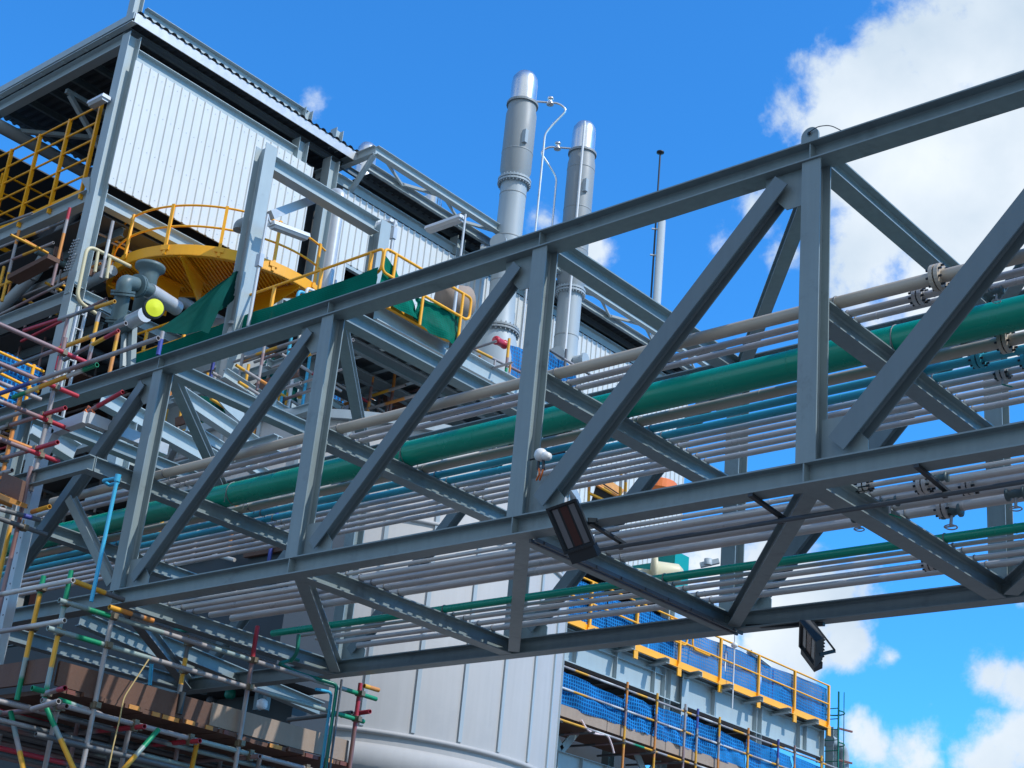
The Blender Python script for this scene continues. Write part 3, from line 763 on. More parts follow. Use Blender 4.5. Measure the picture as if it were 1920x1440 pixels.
for k in range(5):
    a = an0 + (an1 - an0) * (k + .5) / 5; dx, dy = math.cos(a), math.sin(a); c = C0; r0_ = .95
    g = G(); g.plate([c + V((dx * r0_, dy * r0_, -.04)), c + V((dx * (RR - .03), dy * (RR - .03), -.04)), c + V((dx * (RR - .03), dy * (RR - .03), -.14)), c + V((dx * (r0_ + .1), dy * (r0_ + .1), -.5)), c + V((dx * r0_, dy * r0_, -.5))], .02, (-dy, dx, 0))
    g.bar(c + V((dx * .9, dy * .9, -.06)), c + V((dx * (RR - .05), dy * (RR - .05), -.10)), .13, .04); ob('bracket', g, 'yellow', pf)
for zz in (.50, .93):
    g = G(); g.path(rim(RR - .03, cz + zz), .021, 8); ob('rail', g, 'yellow', pf)
for k in range(6):
    a = an0 + (an1 - an0) * (.10 + k * .172); x, y = C0.x + RR * math.cos(a), C0.y + RR * math.sin(a)
    g = G(); g.bar((x, y, cz - .08), (x, y, cz + .95), .055, .04, up=(math.cos(a), math.sin(a), 0)); g.bar((x, y, cz + .0), (x, y, cz + .1), .16, .05, up=(math.cos(a), math.sin(a), 0)); ob('post', g, 'yellow', pf)
a = an0 + (an1 - an0) * .10; x, y = C0.x + RR * math.cos(a), C0.y + RR * math.sin(a)
for zz in (.5, .93):
    g = G(); g.tube((x, y, cz + zz), (x + .1, y + 1.6, cz + zz), .021, 8); ob('rail', g, 'yellow', pf)
# vessel below the platform
t = thing('process_vessel', 'dark grey vessel top under the curved yellow platform', 'vessel', (C0.x, C0.y, 9))
g = G(); g.lathe((C0.x + .1, C0.y + .3, 9), (0, 0, 1), [(0, 0), (.95, 0), (.95, 4.2), (.85, 4.6), (.5, 4.95), (.0, 5.05)], 40); ob('shell', g, 'vessel', t)
q = A(278, 520, d=27.2)
g = G(); g.lathe((q.x, q.y, q.z - .3), (0, 0, 1), [(.0, -.5), (.16, -.5), (.16, .3), (.19, .42), (.26, .46), (.26, .52), (0, .52)], 24); ob('nozzle', g, 'motor', t)

# yellow-capped valve assembly
t = thing('pipe_manifold', 'grey flanged pipe bends with silver lagging and a round fluorescent yellow end cover', 'pipework', A(250, 600, d=26.5))
dd = 26.2
p1 = A(222, 615, d=dd); p2 = A(232, 548, d=dd); p3 = A(258, 528, d=dd + .3); p4 = A(330, 578, d=dd + .9)
g = G(); g.path([A(221, 600, d=dd), A(231, 548, d=dd)], .13, 18)
g.path([A(231, 552, d=dd), A(233, 528, d=dd), A(262, 536, d=dd + .35)], .13, 18, .22); ob('elbow', g, 'motor', t)
g = G(); g.path([A(262, 536, d=dd + .3), A(285, 548, d=dd + .5)], .12, 18); ob('spool', g, 'motor', t)
g = G(); g.path([A(280, 545, d=dd + .45), A(332, 578, d=dd + 1.1)], .135, 20); ob('lagging', g, 'galv', t)
g = G(); g.path([A(221, 598, d=dd), A(216, 618, d=dd), A(245, 603, d=dd - .4)], .13, 18, .25); ob('elbow', g, 'motor', t)
g = G(); g.path([A(240, 606, d=dd - .3), A(272, 590, d=dd - .75)], .125, 20); ob('lagging', g, 'galv', t)
for (u, v, du, dv, d0, d1) in ((231, 545, -1, 12, dd, dd), (221, 596, -1, 12, dd, dd), (255, 535, 8, 3, dd + .25, dd + .35)):
    a = A(u, v, d=d0); b = A(u + du, v + dv, d=d1); ax = (b - a).normalized(); g = G(); g.lathe(a, ax, [(.12, 0), (.20, 0), (.20, .035), (.12, .035)], 24, False); g.lathe(a + ax * .05, ax, [(.12, 0), (.20, 0), (.20, .035), (.12, .035)], 24, False); ob('flange', g, 'motor', t)
a = A(272, 590, d=dd - .75); b = A(290, 577, d=dd - 1.25); ax = (b - a).normalized()
g = G(); g.lathe(b - ax * .16, ax, [(.12, 0), (.17, .03), (.17, .15), (.0, .15)], 24, False); ob('collar', g, 'black', t)
g = G(); g.lathe(b - ax * .005, ax, [(.14, 0), (.145, .01), (.0, .03)], 24, False); ob('end_cover', g, 'lime', t)
for (u, v, uu, vv) in ((236, 612, 232, 690), (250, 600, 246, 690)):
    g = G(); g.bar(A(u, v, d=dd - .1), A(uu, vv, d=dd - .6), .1, .1); ob('support', g, 'steel', t)
# green tarpaulin
def cloth(name, quad, nu, nv, amp, m, label, cat, group=None, fr=3.0, seed=1, thick=.006):
    rnd = random.Random(seed); ph = [rnd.uniform(0, 6.3) for _ in range(8)]
    a, b, c, d = [V(p) for p in quad]; nn = (b - a).cross(d - a).normalized(); g = G(); vs = []
    for i in range(nu + 1):
        for j in range(nv + 1):
            s_ = i / nu; t_ = j / nv
            p = (a * (1 - s_) + b * s_) * (1 - t_) + (d * (1 - s_) + c * s_) * t_
            o_ = math.sin(s_ * fr * 6.3 + ph[0] + t_ * 2) * .5 + math.sin(s_ * fr * 11 + t_ * 7 + ph[1]) * .3 + math.sin(t_ * fr * 5 + s_ * 3 + ph[2]) * .4 + .25 * math.sin(s_ * 31 + ph[3]) * math.sin(t_ * 17 + ph[4])
            sag = -math.sin(math.pi * ((s_ * fr) % 1)) * amp * .7 * (1 - t_)
            vs.append(p + nn * o_ * amp + V((0, 0, sag if t_ < .3 else 0)))
    g.add(vs, [(i * (nv + 1) + j, (i + 1) * (nv + 1) + j, (i + 1) * (nv + 1) + j + 1, i * (nv + 1) + j + 1) for i in range(nu) for j in range(nv)], True)
    return ob(name, g, m, label=label, cat=cat, group=group)


cloth('tarpaulin', (A(296, 620, d=25.6), A(392, 622, d=25.9), A(446, 505, d=26.8), A(435, 515, d=26.6)), 18, 18, .05, 'tarp', 'dark green tarpaulin hanging in a triangle beside the yellow end cover', 'tarpaulin', fr=1.2, seed=3)
cloth('tarpaulin', (A(392, 590, d=26.2), A(446, 560, d=27.0), A(458, 505, d=27.2), A(440, 510, d=26.9)), 10, 12, .05, 'tarp', 'narrow dark green tarpaulin flap behind the white gooseneck pipe', 'tarpaulin', fr=1.0, seed=5)

# ------------------------------------------------------------------ tall portal frame + platform in front of the facade
XP = -7.34
pfm = thing('portal_frame', 'grey steel portal frame of two columns and a top beam before the cladding', 'steel frame', (XP, 7.7, 12))
zt_p = 15.93
g = G(); g.ibeam((XP, 6.2, 10.5), (XP, 6.2, 16.0), .28, .26, up=(1, 0, 0)); ob('column', g, 'steel_far', pfm)
g = G(); g.ibeam((XP, 6.2 + .14, 15.72), (XP, 9.1 - .14, 15.72), .28, .24); ob('beam', g, 'steel_far', pfm)
g = G(); g.ibeam((XP, 9.1, 12.55), (XP, 9.1, 15.87), .28, .26, up=(1, 0, 0)); ob('column', g, 'steel_far', pfm)
a = A(505, 402, x=XP); b = A(588, 372, y=a.y)
g = G(); g.bar(A(506, 404, x=XP - .35), A(588, 374, x=XP - .35), .16, .16); ob('tie_beam', g, 'galv', pfm)
t = thing('pier_pedestal', 'round grey pedestal with a square cap plate under the portal column', 'pedestal', (XP, 9.1, 11))
g = G(); g.lathe((XP, 9.1, 10.2), (0, 0, 1), [(.22, 0), (.22, 2.2), (0, 2.2)], 28); ob('shaft', g, 'vesselb', t)
g = G(); g.box((XP - .28, 8.82, 12.42), (XP + .28, 9.38, 12.46)); ob('cap_plate', g, 'steel_far', t)
dk = thing('service_deck', 'grey steel service deck with deep edge beams behind the bridge', 'deck', (XP, 11, 13.5))
zd = 14.25
YR = 6.3; QA = A(700, 467, y=YR); XQ = QA.x - .02
e0 = A(728, 590, x=XQ); e1 = A(975, 742, x=XQ); ez = (e0.z + e1.z) / 2 - .0
g = G(); g.ibeam((XQ, e0.y - .3, ez), (XQ, e1.y + 2, ez), .3, .18, tf=.016, tw=.01); ob('edge_beam', g, 'steel_far', dk)
g = G(); g.ibeam((XP + .3, 9.0, 13.1), (XP + .3, 14.2, 13.1), .3, .2); ob('lower_beam', g, 'steel_far', dk)
ye = 8.9

g = G(); g.box((XP + .2, e0.y - .2, ez + .16), (XQ - .1, e1.y + 2, ez + .19)); ob('grating', g, 'grate', dk)
k0 = A(738, 577, x=XQ + .1); k1 = A(840, 634, x=XQ + .1); g = G(); g.box((XQ + .09, k0.y - .3, k0.z - .08), (XQ + .11, k1.y, k0.z + .08)); g.box((XQ + .11, k0.y - .3, k0.z - .085), (XQ + .17, k1.y, k0.z - .07)); ob('kick_plate', g, 'yellow', dk)
g = G(); g.ibeam((XQ + .1, k1.y + .05, ez + .05), (XQ + .5, k1.y + .05, ez + .05), .16, .12); ob('bracket_beam', g, 'steel_far', dk)
# green netted railing in the x direction: from (690,470) down-left to (240,650)
RZ = 15.2
ra = A(690, 470, x=XP); yR = YR
lv = lambda u, v: A(u, v, y=yR)
# left end nearer: line in the picture from (700,468) to (250,635)
q0 = lv(700, 467); q1 = lv(255, 632)
hz = (q0.z + q1.z) / 2; GP = .42
t = thing('handrail', 'long yellow handrail with looped end above the green netting', 'railing', (q1.x, yR, hz - 1), 'yellow railings')
g = G()
g.path([(q1.x, yR, hz), (q0.x, yR, hz), (q0.x + .25, yR, hz), (q0.x + .25, yR, hz - GP), (q0.x - .05, yR, hz - GP), (q1.x, yR, hz - GP)], .024, 10, .2, 8); ob('rail', g, 'yellow', t)
g = G(); g.path([(q1.x, yR, hz), (q1.x - .3, yR, hz), (q1.x - .3, yR, hz - GP), (q1.x, yR, hz - GP)], .024, 10, .17, 8); ob('end_loop', g, 'yellow', t)
xx = q0.x - .02
while xx > q1.x - .1:
    g = G(); g.bar((xx, yR, hz - .95), (xx, yR, hz), .045, .045, up=(0, 1, 0)); ob('post', g, 'yellow', t); xx -= 1.16
cloth('shade_net', ((q0.x + .25, yR - .05, hz - 1.1), (q1.x, yR - .05, hz - 1.1), (q1.x, yR - .05, hz - .46), (q0.x + .25, yR - .05, hz - .36)), 60, 8, .02, 'greennet', 'green shade netting tied along the long yellow handrail', 'netting', 'green shade nets', 4, 11)
t = thing('handrail', 'yellow handrail with looped ends running back from the netted corner', 'railing', (XQ, 7, hz - 1), 'yellow railings')
xr = q0.x + .32; ra = A(735, 470, x=xr); rb_ = A(868, 558, x=xr); z2_ = hz - .03
g = G(); ya_, yb_ = ra.y - .1, rb_.y
g.path([(xr, ya_ + .2, z2_), (xr, yb_, z2_), (xr, yb_ + .2, z2_), (xr, yb_ + .2, z2_ - GP), (xr, yb_ - .1, z2_ - GP), (xr, ya_ + .2, z2_ - GP), (xr, ya_ - .05, z2_ - GP), (xr, ya_ - .05, z2_), (xr, ya_ + .2, z2_)], .024, 10, .17, 8)
ob('rail', g, 'yellow', t)
for yy in (ya_ + .2, (ya_ + yb_) / 2, yb_):
    g = G(); g.tube((xr, yy, z2_ - .95), (xr, yy, z2_), .026, 10); ob('post', g, 'yellow', t)
ym = (ya_ + yb_) / 2
cloth('shade_net', ((xr - .05, ya_, z2_ - .8), (xr - .05, ym, z2_ - .85), (xr - .05, ym - .1, z2_ - .6), (xr - .05, ya_, z2_ - .05)), 14, 8, .03, 'greennet', 'small green net at the corner between the two looped handrails', 'netting', 'green shade nets', 1, 12)
cloth('shade_net', ((xr - .05, ym - .1, z2_ - .85), (xr - .05, yb_ + .1, z2_ - .95), (xr - .05, yb_ + .1, z2_ - .35), (xr - .05, ym - .1, z2_ - .45)), 20, 8, .05, 'greennet', 'green net sagging behind the second yellow handrail', 'netting', 'green shade nets', 1.3, 13)
g = G(); q = A(828, 567, d=30.5); g.lathe(q, (.3, .9, .35), [(0, 0), (.3, 0), (.34, .3), (.3, .6), (0, .6)], 18); ob('covered_drum', g, 'ply', label='brown covered drum standing behind the green net', cat='drum')


# ------------------------------------------------------------------ lights on poles
def pole_light(u, vtop, vbot, y=None, x=None, hu=0, hv=0, label='', r=.03, hl=.62):
    p = A(u, vtop, x=x, y=y); q = A(u, vbot, x=p.x); q = V((p.x, p.y, A(u, vbot, y=p.y).z))
    t = thing('pole_light', label, 'light', (p.x, p.y, q.z), 'strip lights on poles')
    g = G(); m_ = p.lerp(q, .42); g.tube(p, m_, r * .75, 10); g.tube(m_ - V((0, 0, 0)), q, r * 1.1, 10); ob('pole', g, 'galv', t)
    g = G(); g.bar(m_ + V((0, 0, .12)), m_ - V((0, 0, .12)), .11, .09); ob('pole_clamp', g, 'galv', t)
    return t, p


def strip_light(t, c, d, L_, m='white'):
    c = V(c); d = V(d).normalized(); _, s_, u_ = frame(d)
    e = c + d * L_
    g = G(); g.prism([(-.10, -.02), (.10, -.02), (.085, .05), (-.085, .05)], c, e); ob('lamp_body', g, 'white', t)
    g = G(); g.prism([(-.095, -.021), (-.06, -.07), (.06, -.07), (.095, -.021)], c + d * .03, e - d * .03); ob('diffuser', g, 'glass' if m != 'white' else 'galv', t)


t, p = pole_light(502, 402, 600, x=-6.9, label='strip light on a bent pole above the green netting, left of the portal frame')
strip_light(t, A(508, 420, x=-6.9), A(575, 445, x=-6.9) - A(508, 420, x=-6.9), (A(575, 445, x=-6.9) - A(508, 420, x=-6.9)).length)
g = G(); g.path([p, A(505, 416, x=-6.9), A(512, 422, x=-6.9)], .02, 8, .05); ob('arm', g, 'galv', t)
t, p = pole_light(873, 402, 620, x=-6.6, label='strip light on a pole beside the lattice boom, in front of the roof edge')
c = A(868, 408, y=p.y); e = A(803, 414, y=p.y); strip_light(t, c, (-1, 0, 0), .95)
t, p = pole_light(741, 413, 470, x=-7.4, label='small strip light on a thin pole right of the portal frame')
strip_light(t, A(738, 416, y=p.y), (-1, 0, 0), .55)
t = thing('wall_light', 'strip light fixed to the corner column beneath the roof', 'light', A(190, 185, y=YC - .2), 'strip lights on poles')
strip_light(t, A(200, 182, y=YC - .25), (-1, 0, 0), .5)
# gooseneck vents and vertical pipes
t = thing('gooseneck_vent', 'grey gooseneck vent pipe with its open end turned down beside the portal column', 'vent pipe', A(450, 590, d=26.8), 'vent pipes')
yv = A(455, 470, d=27.4).y
pp = [A(440, 600, y=yv), A(458, 452, y=yv), A(450, 420, y=yv), A(432, 418, y=yv), A(430, 436, y=yv)]
g = G(); b0 = A(452, 540, y=yv); g.path([V((b0.x, yv, 12.3)), V((b0.x, yv, A(458, 421, y=yv).z)), V((b0.x - .33, yv, A(458, 421, y=yv).z)), V((b0.x - .33, yv, A(430, 440, y=yv).z))], .125, 20, .24, 8)
ob('pipe_run', g, 'vessel', t)
g = G()
for zz in (.2, .75, 1.3): g.lathe((b0.x, yv, 12.7 + zz), (0, 0, 1), [(.126, 0), (.131, .01), (.126, .02)], 20)
ob('weld_rings', g, 'vessel', t)
g = G(); g.lathe((b0.x, yv, 12.55), (0, 0, 1), [(.12, 0), (.17, 0), (.17, .05), (.12, .05)], 20, False); ob('flange', g, 'galv', t)
g = G(); g.lathe((b0.x, yv, 11.3), (0, 0, 1), [(.0, 0), (.17, 0), (.17, 1.0), (.13, 1.2), (0, 1.2)], 20, True); ob('base', g, 'white', t)
t = thing('downpipe', 'shiny flanged downpipe bending into the building right of the portal beam', 'pipe', A(620, 500, d=30), 'vent pipes')
q = A(628, 430, d=31); g = G(); top = A(634, 362, y=q.y)
g.path([V((q.x, q.y, 12.6)), V((q.x, q.y, top.z)), V((q.x - .42, q.y, top.z))], .12, 20, .22, 8); ob('pipe_run', g, 'galv', t)
g = G(); zf = A(632, 388, y=q.y).z; g.lathe((q.x, q.y, zf), (0, 0, 1), [(.12, 0), (.18, 0), (.18, .04), (.12, .04)], 20, False); g.lathe((q.x, q.y, zf - .07), (0, 0, 1), [(.12, 0), (.18, 0), (.18, .04), (.12, .04)], 20, False); ob('flange', g, 'galv', t)
g = G()
for k in range(7): g.bar((q.x - .25, q.y + .05, 13.2 + k * .28), (q.x + .2, q.y + .05, 13.2 + k * .28), .03, .03)
g.bar((q.x - .25, q.y + .05, 13.0), (q.x - .25, q.y + .05, 15.1), .04, .03); g.bar((q.x + .2, q.y + .05, 13.0), (q.x + .2, q.y + .05, 15.1), .04, .03)
ob('ladder_rack', g, 'galv', t)

# ------------------------------------------------------------------ lattice boom along the roof
bm_ = thing('lattice_boom', 'grey lattice walkway frame projecting from the roof edge along the building', 'steel frame', (-9.9, 16, 19.1))
yb0 = 10.8; yb1 = 24.5; zo = 19.2; xo = -9.80
g = G(); g.ibeam((xo, yb0, zo), (xo, yb1, zo), .2, .16); ob('outer_chord', g, 'steel_far', bm_)
g = G(); g.chan((XF + .36, yb0 + .2, zo - .12), (XF + .36, 23.6, zo - .12), .2, .09); ob('inner_chord', g, 'steel_far', bm_)
g = G(); g.ibeam((xo, yb0, zo), (XF - .4, yb0, zo - .01), .2, .15); ob('end_beam', g, 'steel_far', bm_)
g = G(); g.bar((xo - .02, yb0, zo - .1), (XF + .05, yb0 + .1, zo - .8), .09, .09); ob('knee_brace', g, 'steel_far', bm_)
for k in range(7):
    y = yb0 + .3 + 1.9 * k
    g = G(); g.bar((XF + .4, y + 1.0, zo - .06), (xo - .03, y, zo - .04), .05, .05); ob('lattice_bar', g, 'steel_far', bm_)
    g = G(); g.bar((XF + .4, y + 1.02, zo - .03), (xo - .03, y + 1.9, zo - .03), .07, .06); ob('lattice_bar', g, 'steel_far', bm_)
g = G(); g.ibeam((XF + .3, yb0 + 3.1, zo), (xo - .08, yb0 + 3.1, zo), .12, .1); ob('cross_bar', g, 'steel_far', bm_)


# ------------------------------------------------------------------ stacks
def stack(c, r, z0, ztop, label, side, zf, zb_):
    t = thing('flue_stack', label, 'chimney', (c[0], c[1], z0), 'steel flue stacks')
    zs = ztop
    cap = .95
    g = G(); g.lathe((c[0], c[1], 0), (0, 0, 1), [(r * .84, zf + .05), (r * .86, zf + .12), (r, zf + .3), (r, zs - cap - .3), (r * .93, zs - cap - .18), (r * .93, zs - cap)], 36)
    ob('lagged_shell', g, 'vessel', t)
    g = G(); g.lathe((c[0], c[1], 0), (0, 0, 1), [(r * 1.35, z0), (r * 1.35, zb_ - .6), (r * 1.1, zb_ - .1), (r * .92, zb_ + .1), (r * .84, zb_ + .9), (r * .84, zf)], 36); ob('lower_shell', g, 'vesselb', t)
    for zz_ in np.arange(zb_ + 1.2, zs - cap - .5, 1.15):
        g = G(); g.lathe((c[0], c[1], zz_), (0, 0, 1), [(r * (.84 if zz_ < zf else 1), 0), (r * (.86 if zz_ < zf else 1.02), .008), (r * (.86 if zz_ < zf else 1.02), .03), (r * (.84 if zz_ < zf else 1), .038)], 36)
        ob('jacket_band', g, 'vessel', t)
    g = G(); rr = r * .86
    g.lathe((c[0], c[1], zs - cap), (0, 0, 1), [(rr, 0), (rr, cap * .62), (rr * .93, cap * .80), (rr * .68, cap * .93), (rr * .3, cap * .99), (0, cap)], 36); ob('domed_cap', g, 'alu', t)
    g = G(); g.lathe((c[0], c[1], zs - cap - .03), (0, 0, 1), [(r * .8, 0), (r * 1.04, 0), (r * 1.04, .06), (r * .8, .06)], 36, False); ob('cap_flange', g, 'vessel', t)
    g = G()
    for q_ in (0, -.08): g.lathe((c[0], c[1], zf + q_), (0, 0, 1), [(r * .8, 0), (r * 1.07, 0), (r * 1.07, .05), (r * .8, .05)], 36, False)
    for k in range(28):
        a = 2 * math.pi * k / 28; g.tube((c[0] + r * 1.0 * math.cos(a), c[1] + r * 1.0 * math.sin(a), zf - .12), (c[0] + r * 1.0 * math.cos(a), c[1] + r * 1.0 * math.sin(a), zf + .08), .014, 6)
    ob('bolted_flange', g, 'vesselb', t)
    g = G()
    for q_ in (0, -.07): g.lathe((c[0], c[1], zb_ + q_), (0, 0, 1), [(r * .8, 0), (r * 1.3, 0), (r * 1.3, .045), (r * .8, .045)], 36, False)
    for k in range(26):
        a = 2 * math.pi * k / 26; g.tube((c[0] + r * 1.22 * math.cos(a), c[1] + r * 1.22 * math.sin(a), zb_ - .12), (c[0] + r * 1.22 * math.cos(a), c[1] + r * 1.22 * math.sin(a), zb_ + .09), .018, 6)
    ob('bolted_flange', g, 'vessel', t)
    g = G()
    for aa in (-2.5, -1.2, .2):
        nx, ny = math.cos(aa), math.sin(aa); g.lathe((c[0] + nx * r * .9, c[1] + ny * r * .9, zf - 1.9), (nx, ny, 0), [(0, .0), (.16, 0), (.16, .2), (.2, .2), (.2, .27), (0, .27)], 18, False)
    ob('nozzle', g, 'vesselb', t)
    # level pipe on one side
    ex = V((.756, .648, 0)) * side
    p = V((c[0], c[1], zs - cap + .15)) + ex * r * .9
    g = G(); g.path([p, p + ex * .55, p + ex * .75 + V((0, 0, -.18)), p + ex * .42 + V((0, 0, -.65)), p + ex * .28 + V((0, 0, -.9)), p + ex * .28 + V((0, 0, -5.6))], .027, 10, .12); ob('side_pipe', g, 'alu', t)
    g = G(); g.lathe(p + ex * .33 + V((0, 0, -.06)), (0, 0, 1), [(0, 0), (.09, 0), (.09, .04), (.05, .06), (.06, .14), (.08, .15), (.08, .19), (0, .19)], 16); ob('side_valve', g, 'alu', t); g = G(); g.lathe(p + ex * .28 + V((0, 0, -5.0)), (0, 0, 1), [(.04, 0), (.09, 0), (.09, .6), (.04, .65)], 14)
    ob('side_valve', g, 'alu', t)
    g = G(); q = V((c[0], c[1], zs - cap - .9)) + V((.9, -.45, 0)).normalized() * r * 1.0; g.bar(q, q + V((0, 0, -.35)), .14, .1); ob('inspection_box', g, 'vesselb', t)
    return t


xs_ = XF + .95
s1 = A(955, 430, x=xs_); st = A(977, 140, y=s1.y)
stack((s1.x, s1.y), .37, 11, st.z, 'taller grey flue stack with shiny domed cap, left of the pair', 1, A(957, 345, y=s1.y).z, A(925, 625, y=s1.y).z)
s2 = A(1084, 380, x=xs_); st2 = A(1090, 232, y=s2.y)
stack((s2.x, s2.y), .345, 11, st2.z, 'shorter grey flue stack with shiny domed cap, right of the pair', -1, A(1070, 548, y=s2.y).z, A(1060, 720, y=s2.y).z)
g = G(); q = V((s2.x + .25, s2.y - .3, 0)); zz = A(1092, 245, y=s2.y).z; g.path([(q.x, q.y, zz), (q.x, q.y, zz - 8.5)], .03, 8); ob('drain_tube', g, 'white', label='thin white drain tube down the front of the shorter stack', cat='pipe')
for dx_ in (.0, .16, .3):
    g = G(); q = A(985 + dx_ * 60, 560, x=XF + .7); g.tube((q.x, q.y + dx_, 12), (q.x, q.y + dx_, 18.4), .035, 8); ob('service_pipe', g, 'white' if dx_ else 'galv', label=['galvanised service pipe on the cladding just left of the middle bridge post', 'white service pipe beside the galvanised one on the cladding', 'outer white service pipe nearest the middle bridge post'][int(dx_ * 7)], cat='pipe')
for i, (u, v, dx) in enumerate(((690, 270, 36.5), (816, 345, 38))):
    q = A(u, v, d=dx); g = G(); rr = (.23, .2)[i]
    g.lathe((q.x, q.y, q.z - 2.2), (0, 0, 1), [(rr, 0), (rr, 1.9), (rr * .94, 2.05), (rr * .65, 2.17), (rr * .3, 2.21), (0, 2.22)], 24)
    ob('vent_cowl', g, 'alu', label=('shiny domed vent above the roof corner of the lattice boom', 'small shiny domed vent behind the lattice boom')[i], cat='vent')
g = G(); q = A(803, 380, d=38); g.lathe((q.x, q.y, q.z - 1), (0, 0, 1), [(.28, 0), (.28, .9), (.33, .92), (.33, 1.0), (.2, 1.02), (.1, 1.15), (.1, 1.3), (0, 1.3)], 20); ob('vent_drum', g, 'vesselb', label='short grey vent drum with fittings behind the lattice boom', cat='vent')
# lightning mast
q = A(1231, 575, d=47); t = thing('lightning_mast', 'thin dark rod on a pale round mast against the blue sky', 'mast', (q.x, q.y, 12))
zt1 = A(1240, 415, y=q.y).z; zt2 = A(1238, 292, y=q.y).z
g = G(); g.lathe((q.x, q.y, 11), (0, 0, 1), [(.14, 0), (.12, zt1 - 11), (0, zt1 - 11)], 16); ob('mast_tube', g, 'vesselb', t)
g = G(); o_ = V((-.13, -.13, 0)); g.tube(V((q.x, q.y, zt1 - 3)) + o_, V((q.x, q.y, zt2)) + o_, .028, 8); g.lathe(V((q.x, q.y, zt2)) + o_, (0, 0, 1), [(0, -.03), (.12, 0), (.12, .04), (0, .08)], 14)
ob('rod', g, 'black', t)
for zz in (zt1 - .3, zt1 - 1.2):
    g = G(); g.bar(V((q.x, q.y, zz)) + o_ * 1.6, (q.x, q.y, zz), .05, .04); ob('clip', g, 'galv', t)

# ------------------------------------------------------------------ storage tank
TX, TY, TR = -6.35, 8.95, 3.42
TT = 10.32
tk = thing('storage_tank', 'big round pale tank with vertical seams and a rounded ring band below the bridge', 'tank', (TX, TY, 0))
g = G()
ZR0 = 5.5
g.lathe((TX, TY, 0), (0, 0, 1), [(TR, 0), (TR, ZR0)] , 96); g.lathe((TX, TY, 0), (0, 0, 1), [(TR, ZR0), (TR, TT), (TR - .05, TT + .06), (0, TT + .9)], 96)
ob('shell', g, 'tank', tk)
g = G(); g.lathe((TX, TY, 0), (0, 0, 1), [(TR, ZR0 - .40), (TR + .065, ZR0 - .33), (TR + .065, ZR0 - .10), (TR, ZR0 - .02)], 96); ob('ring_band', g, 'tank', tk)
g = G(); g.lathe((TX, TY, 0), (0, 0, 1), [(TR, ZR0 + .10), (TR + .05, ZR0 + .11), (TR + .05, ZR0 + .17), (TR, ZR0 + .18)], 96); g.lathe((TX, TY, 0), (0, 0, 1), [(TR, 8.75), (TR + .035, 8.76), (TR + .035, 8.81), (TR, 8.82)], 96)
ob('banding', g, 'tank', tk)
for k in range(20):
    a = math.radians(-150 + k * 12.4)
    x, y = TX + (TR + .012) * math.cos(a), TY + (TR + .012) * math.sin(a)
    g = G(); g.bar((x, y, ZR0 + .2), (x, y, TT - .02), .06, .03, up=(math.cos(a), math.sin(a), 0)); ob('seam_rib', g, 'vesselb', tk)
g = G(); g.lathe((TX, TY, TT), (0, 0, 1), [(TR, -.12), (TR + .09, -.12), (TR + .09, .02), (TR, .02)], 96, False); ob('top_angle', g, 'vesselb', tk)

# bolt groups on the corner column and bracket plates
g = G()
for (u0, v0, n_) in ((140, 452, 5), (134, 480, 6)):
    for i in range(n_):
        for j in range(3):
            p = A(u0 - 2.2 * i + j * 4.5, v0 + i * 5.5 - j * 1.2, y=YC - .135); g.tube(p, p + V((0, -.03, 0)), .018, 6)
ob('splice_bolts', g, 'galv', bd, kind='stuff')
g = G(); g.plate([A(152, 335, y=YC - .15), A(168, 332, y=YC - .15), A(166, 362, y=YC - .15)], .02, (0, 1, 0)); ob('gusset_plate', g, 'steel_far', bd)
# rooftop cleats and cladding screws
g = G()
for zz in (15.85, 16.7, 17.55, 18.3):
    for yy in np.arange(5.2, 9.7, .19): g.tube((XF + .2, yy, zz), (XF + .207, yy, zz), .011, 5)
    for yy in np.arange(12.2, 23.4, .19): g.tube((XF + .2, yy, zz), (XF + .207, yy, zz), .011, 5)
ob('cladding_screws', g, 'galv', bd, kind='stuff')
# joists under the service deck
for k in range(9):
    g = G(); yy = e0.y + .1 + k * .62; g.ibeam((XP + .3, yy, ez + .02), (XQ - .1, yy, ez + .02), .16, .09); ob('joist', g, 'steel_far' if k % 2 else 'steel2', dk)
for k in range(3):
    g = G(); xx_ = XQ - .9 - k * .8; g.ibeam((xx_, e0.y, ez - .18), (xx_, e1.y + 1.5, ez - .18), .2, .1); ob('stringer', g, 'steel2', dk)


# ------------------------------------------------------------------ right hand deck of the building
rd = thing('walkway_deck', 'long deck with deep pale girders, yellow edge and brackets at the lower right', 'deck', (XF, 26, 10))
k0 = A(1075, 1165, x=XF + .25); k1 = A(1552, 1358, x=XF + .25)
ZK = k1.z; Y0_, Y1_ = 18.9, k1.y
g = G(); g.box((XF + .24, Y0_, ZK - .12), (XF + .27, Y1_, ZK + .06)); g.box((XF + .27, Y0_, ZK - .14), (XF + .34, Y1_, ZK - .12)); ob('kick_plate', g, 'yellow', rd)
g = G(); g.box((XF - 3.5, Y0_, ZK - .16), (XF + .24, Y1_, ZK - .13)); ob('grating', g, 'grate', rd)
yy = Y0_ + .6
zg = ZK - .14 - .42
ycol = A(1275, 1290, x=XF).y
g = G(); g.ibeam((XF, 17.5, zg), (XF, ycol - .02, zg), .78, .25, tf=.025, tw=.014)
for yy in np.arange(18.2, ycol - .5, 1.55): g.box((XF + .007, yy, zg - .36), (XF + .12, yy + .014, zg + .36))
ob('girder', g, 'steel_far', rd)
g = G(); g.ibeam((XF, ycol + .02, zg - .0), (XF, Y1_, zg - .0), .78, .25, tf=.025, tw=.014)
for yy in (ycol + 1.4, ycol + 5.6, Y1_ - .9): g.box((XF + .007, yy, zg - .36), (XF + .12, yy + .014, zg + .36))
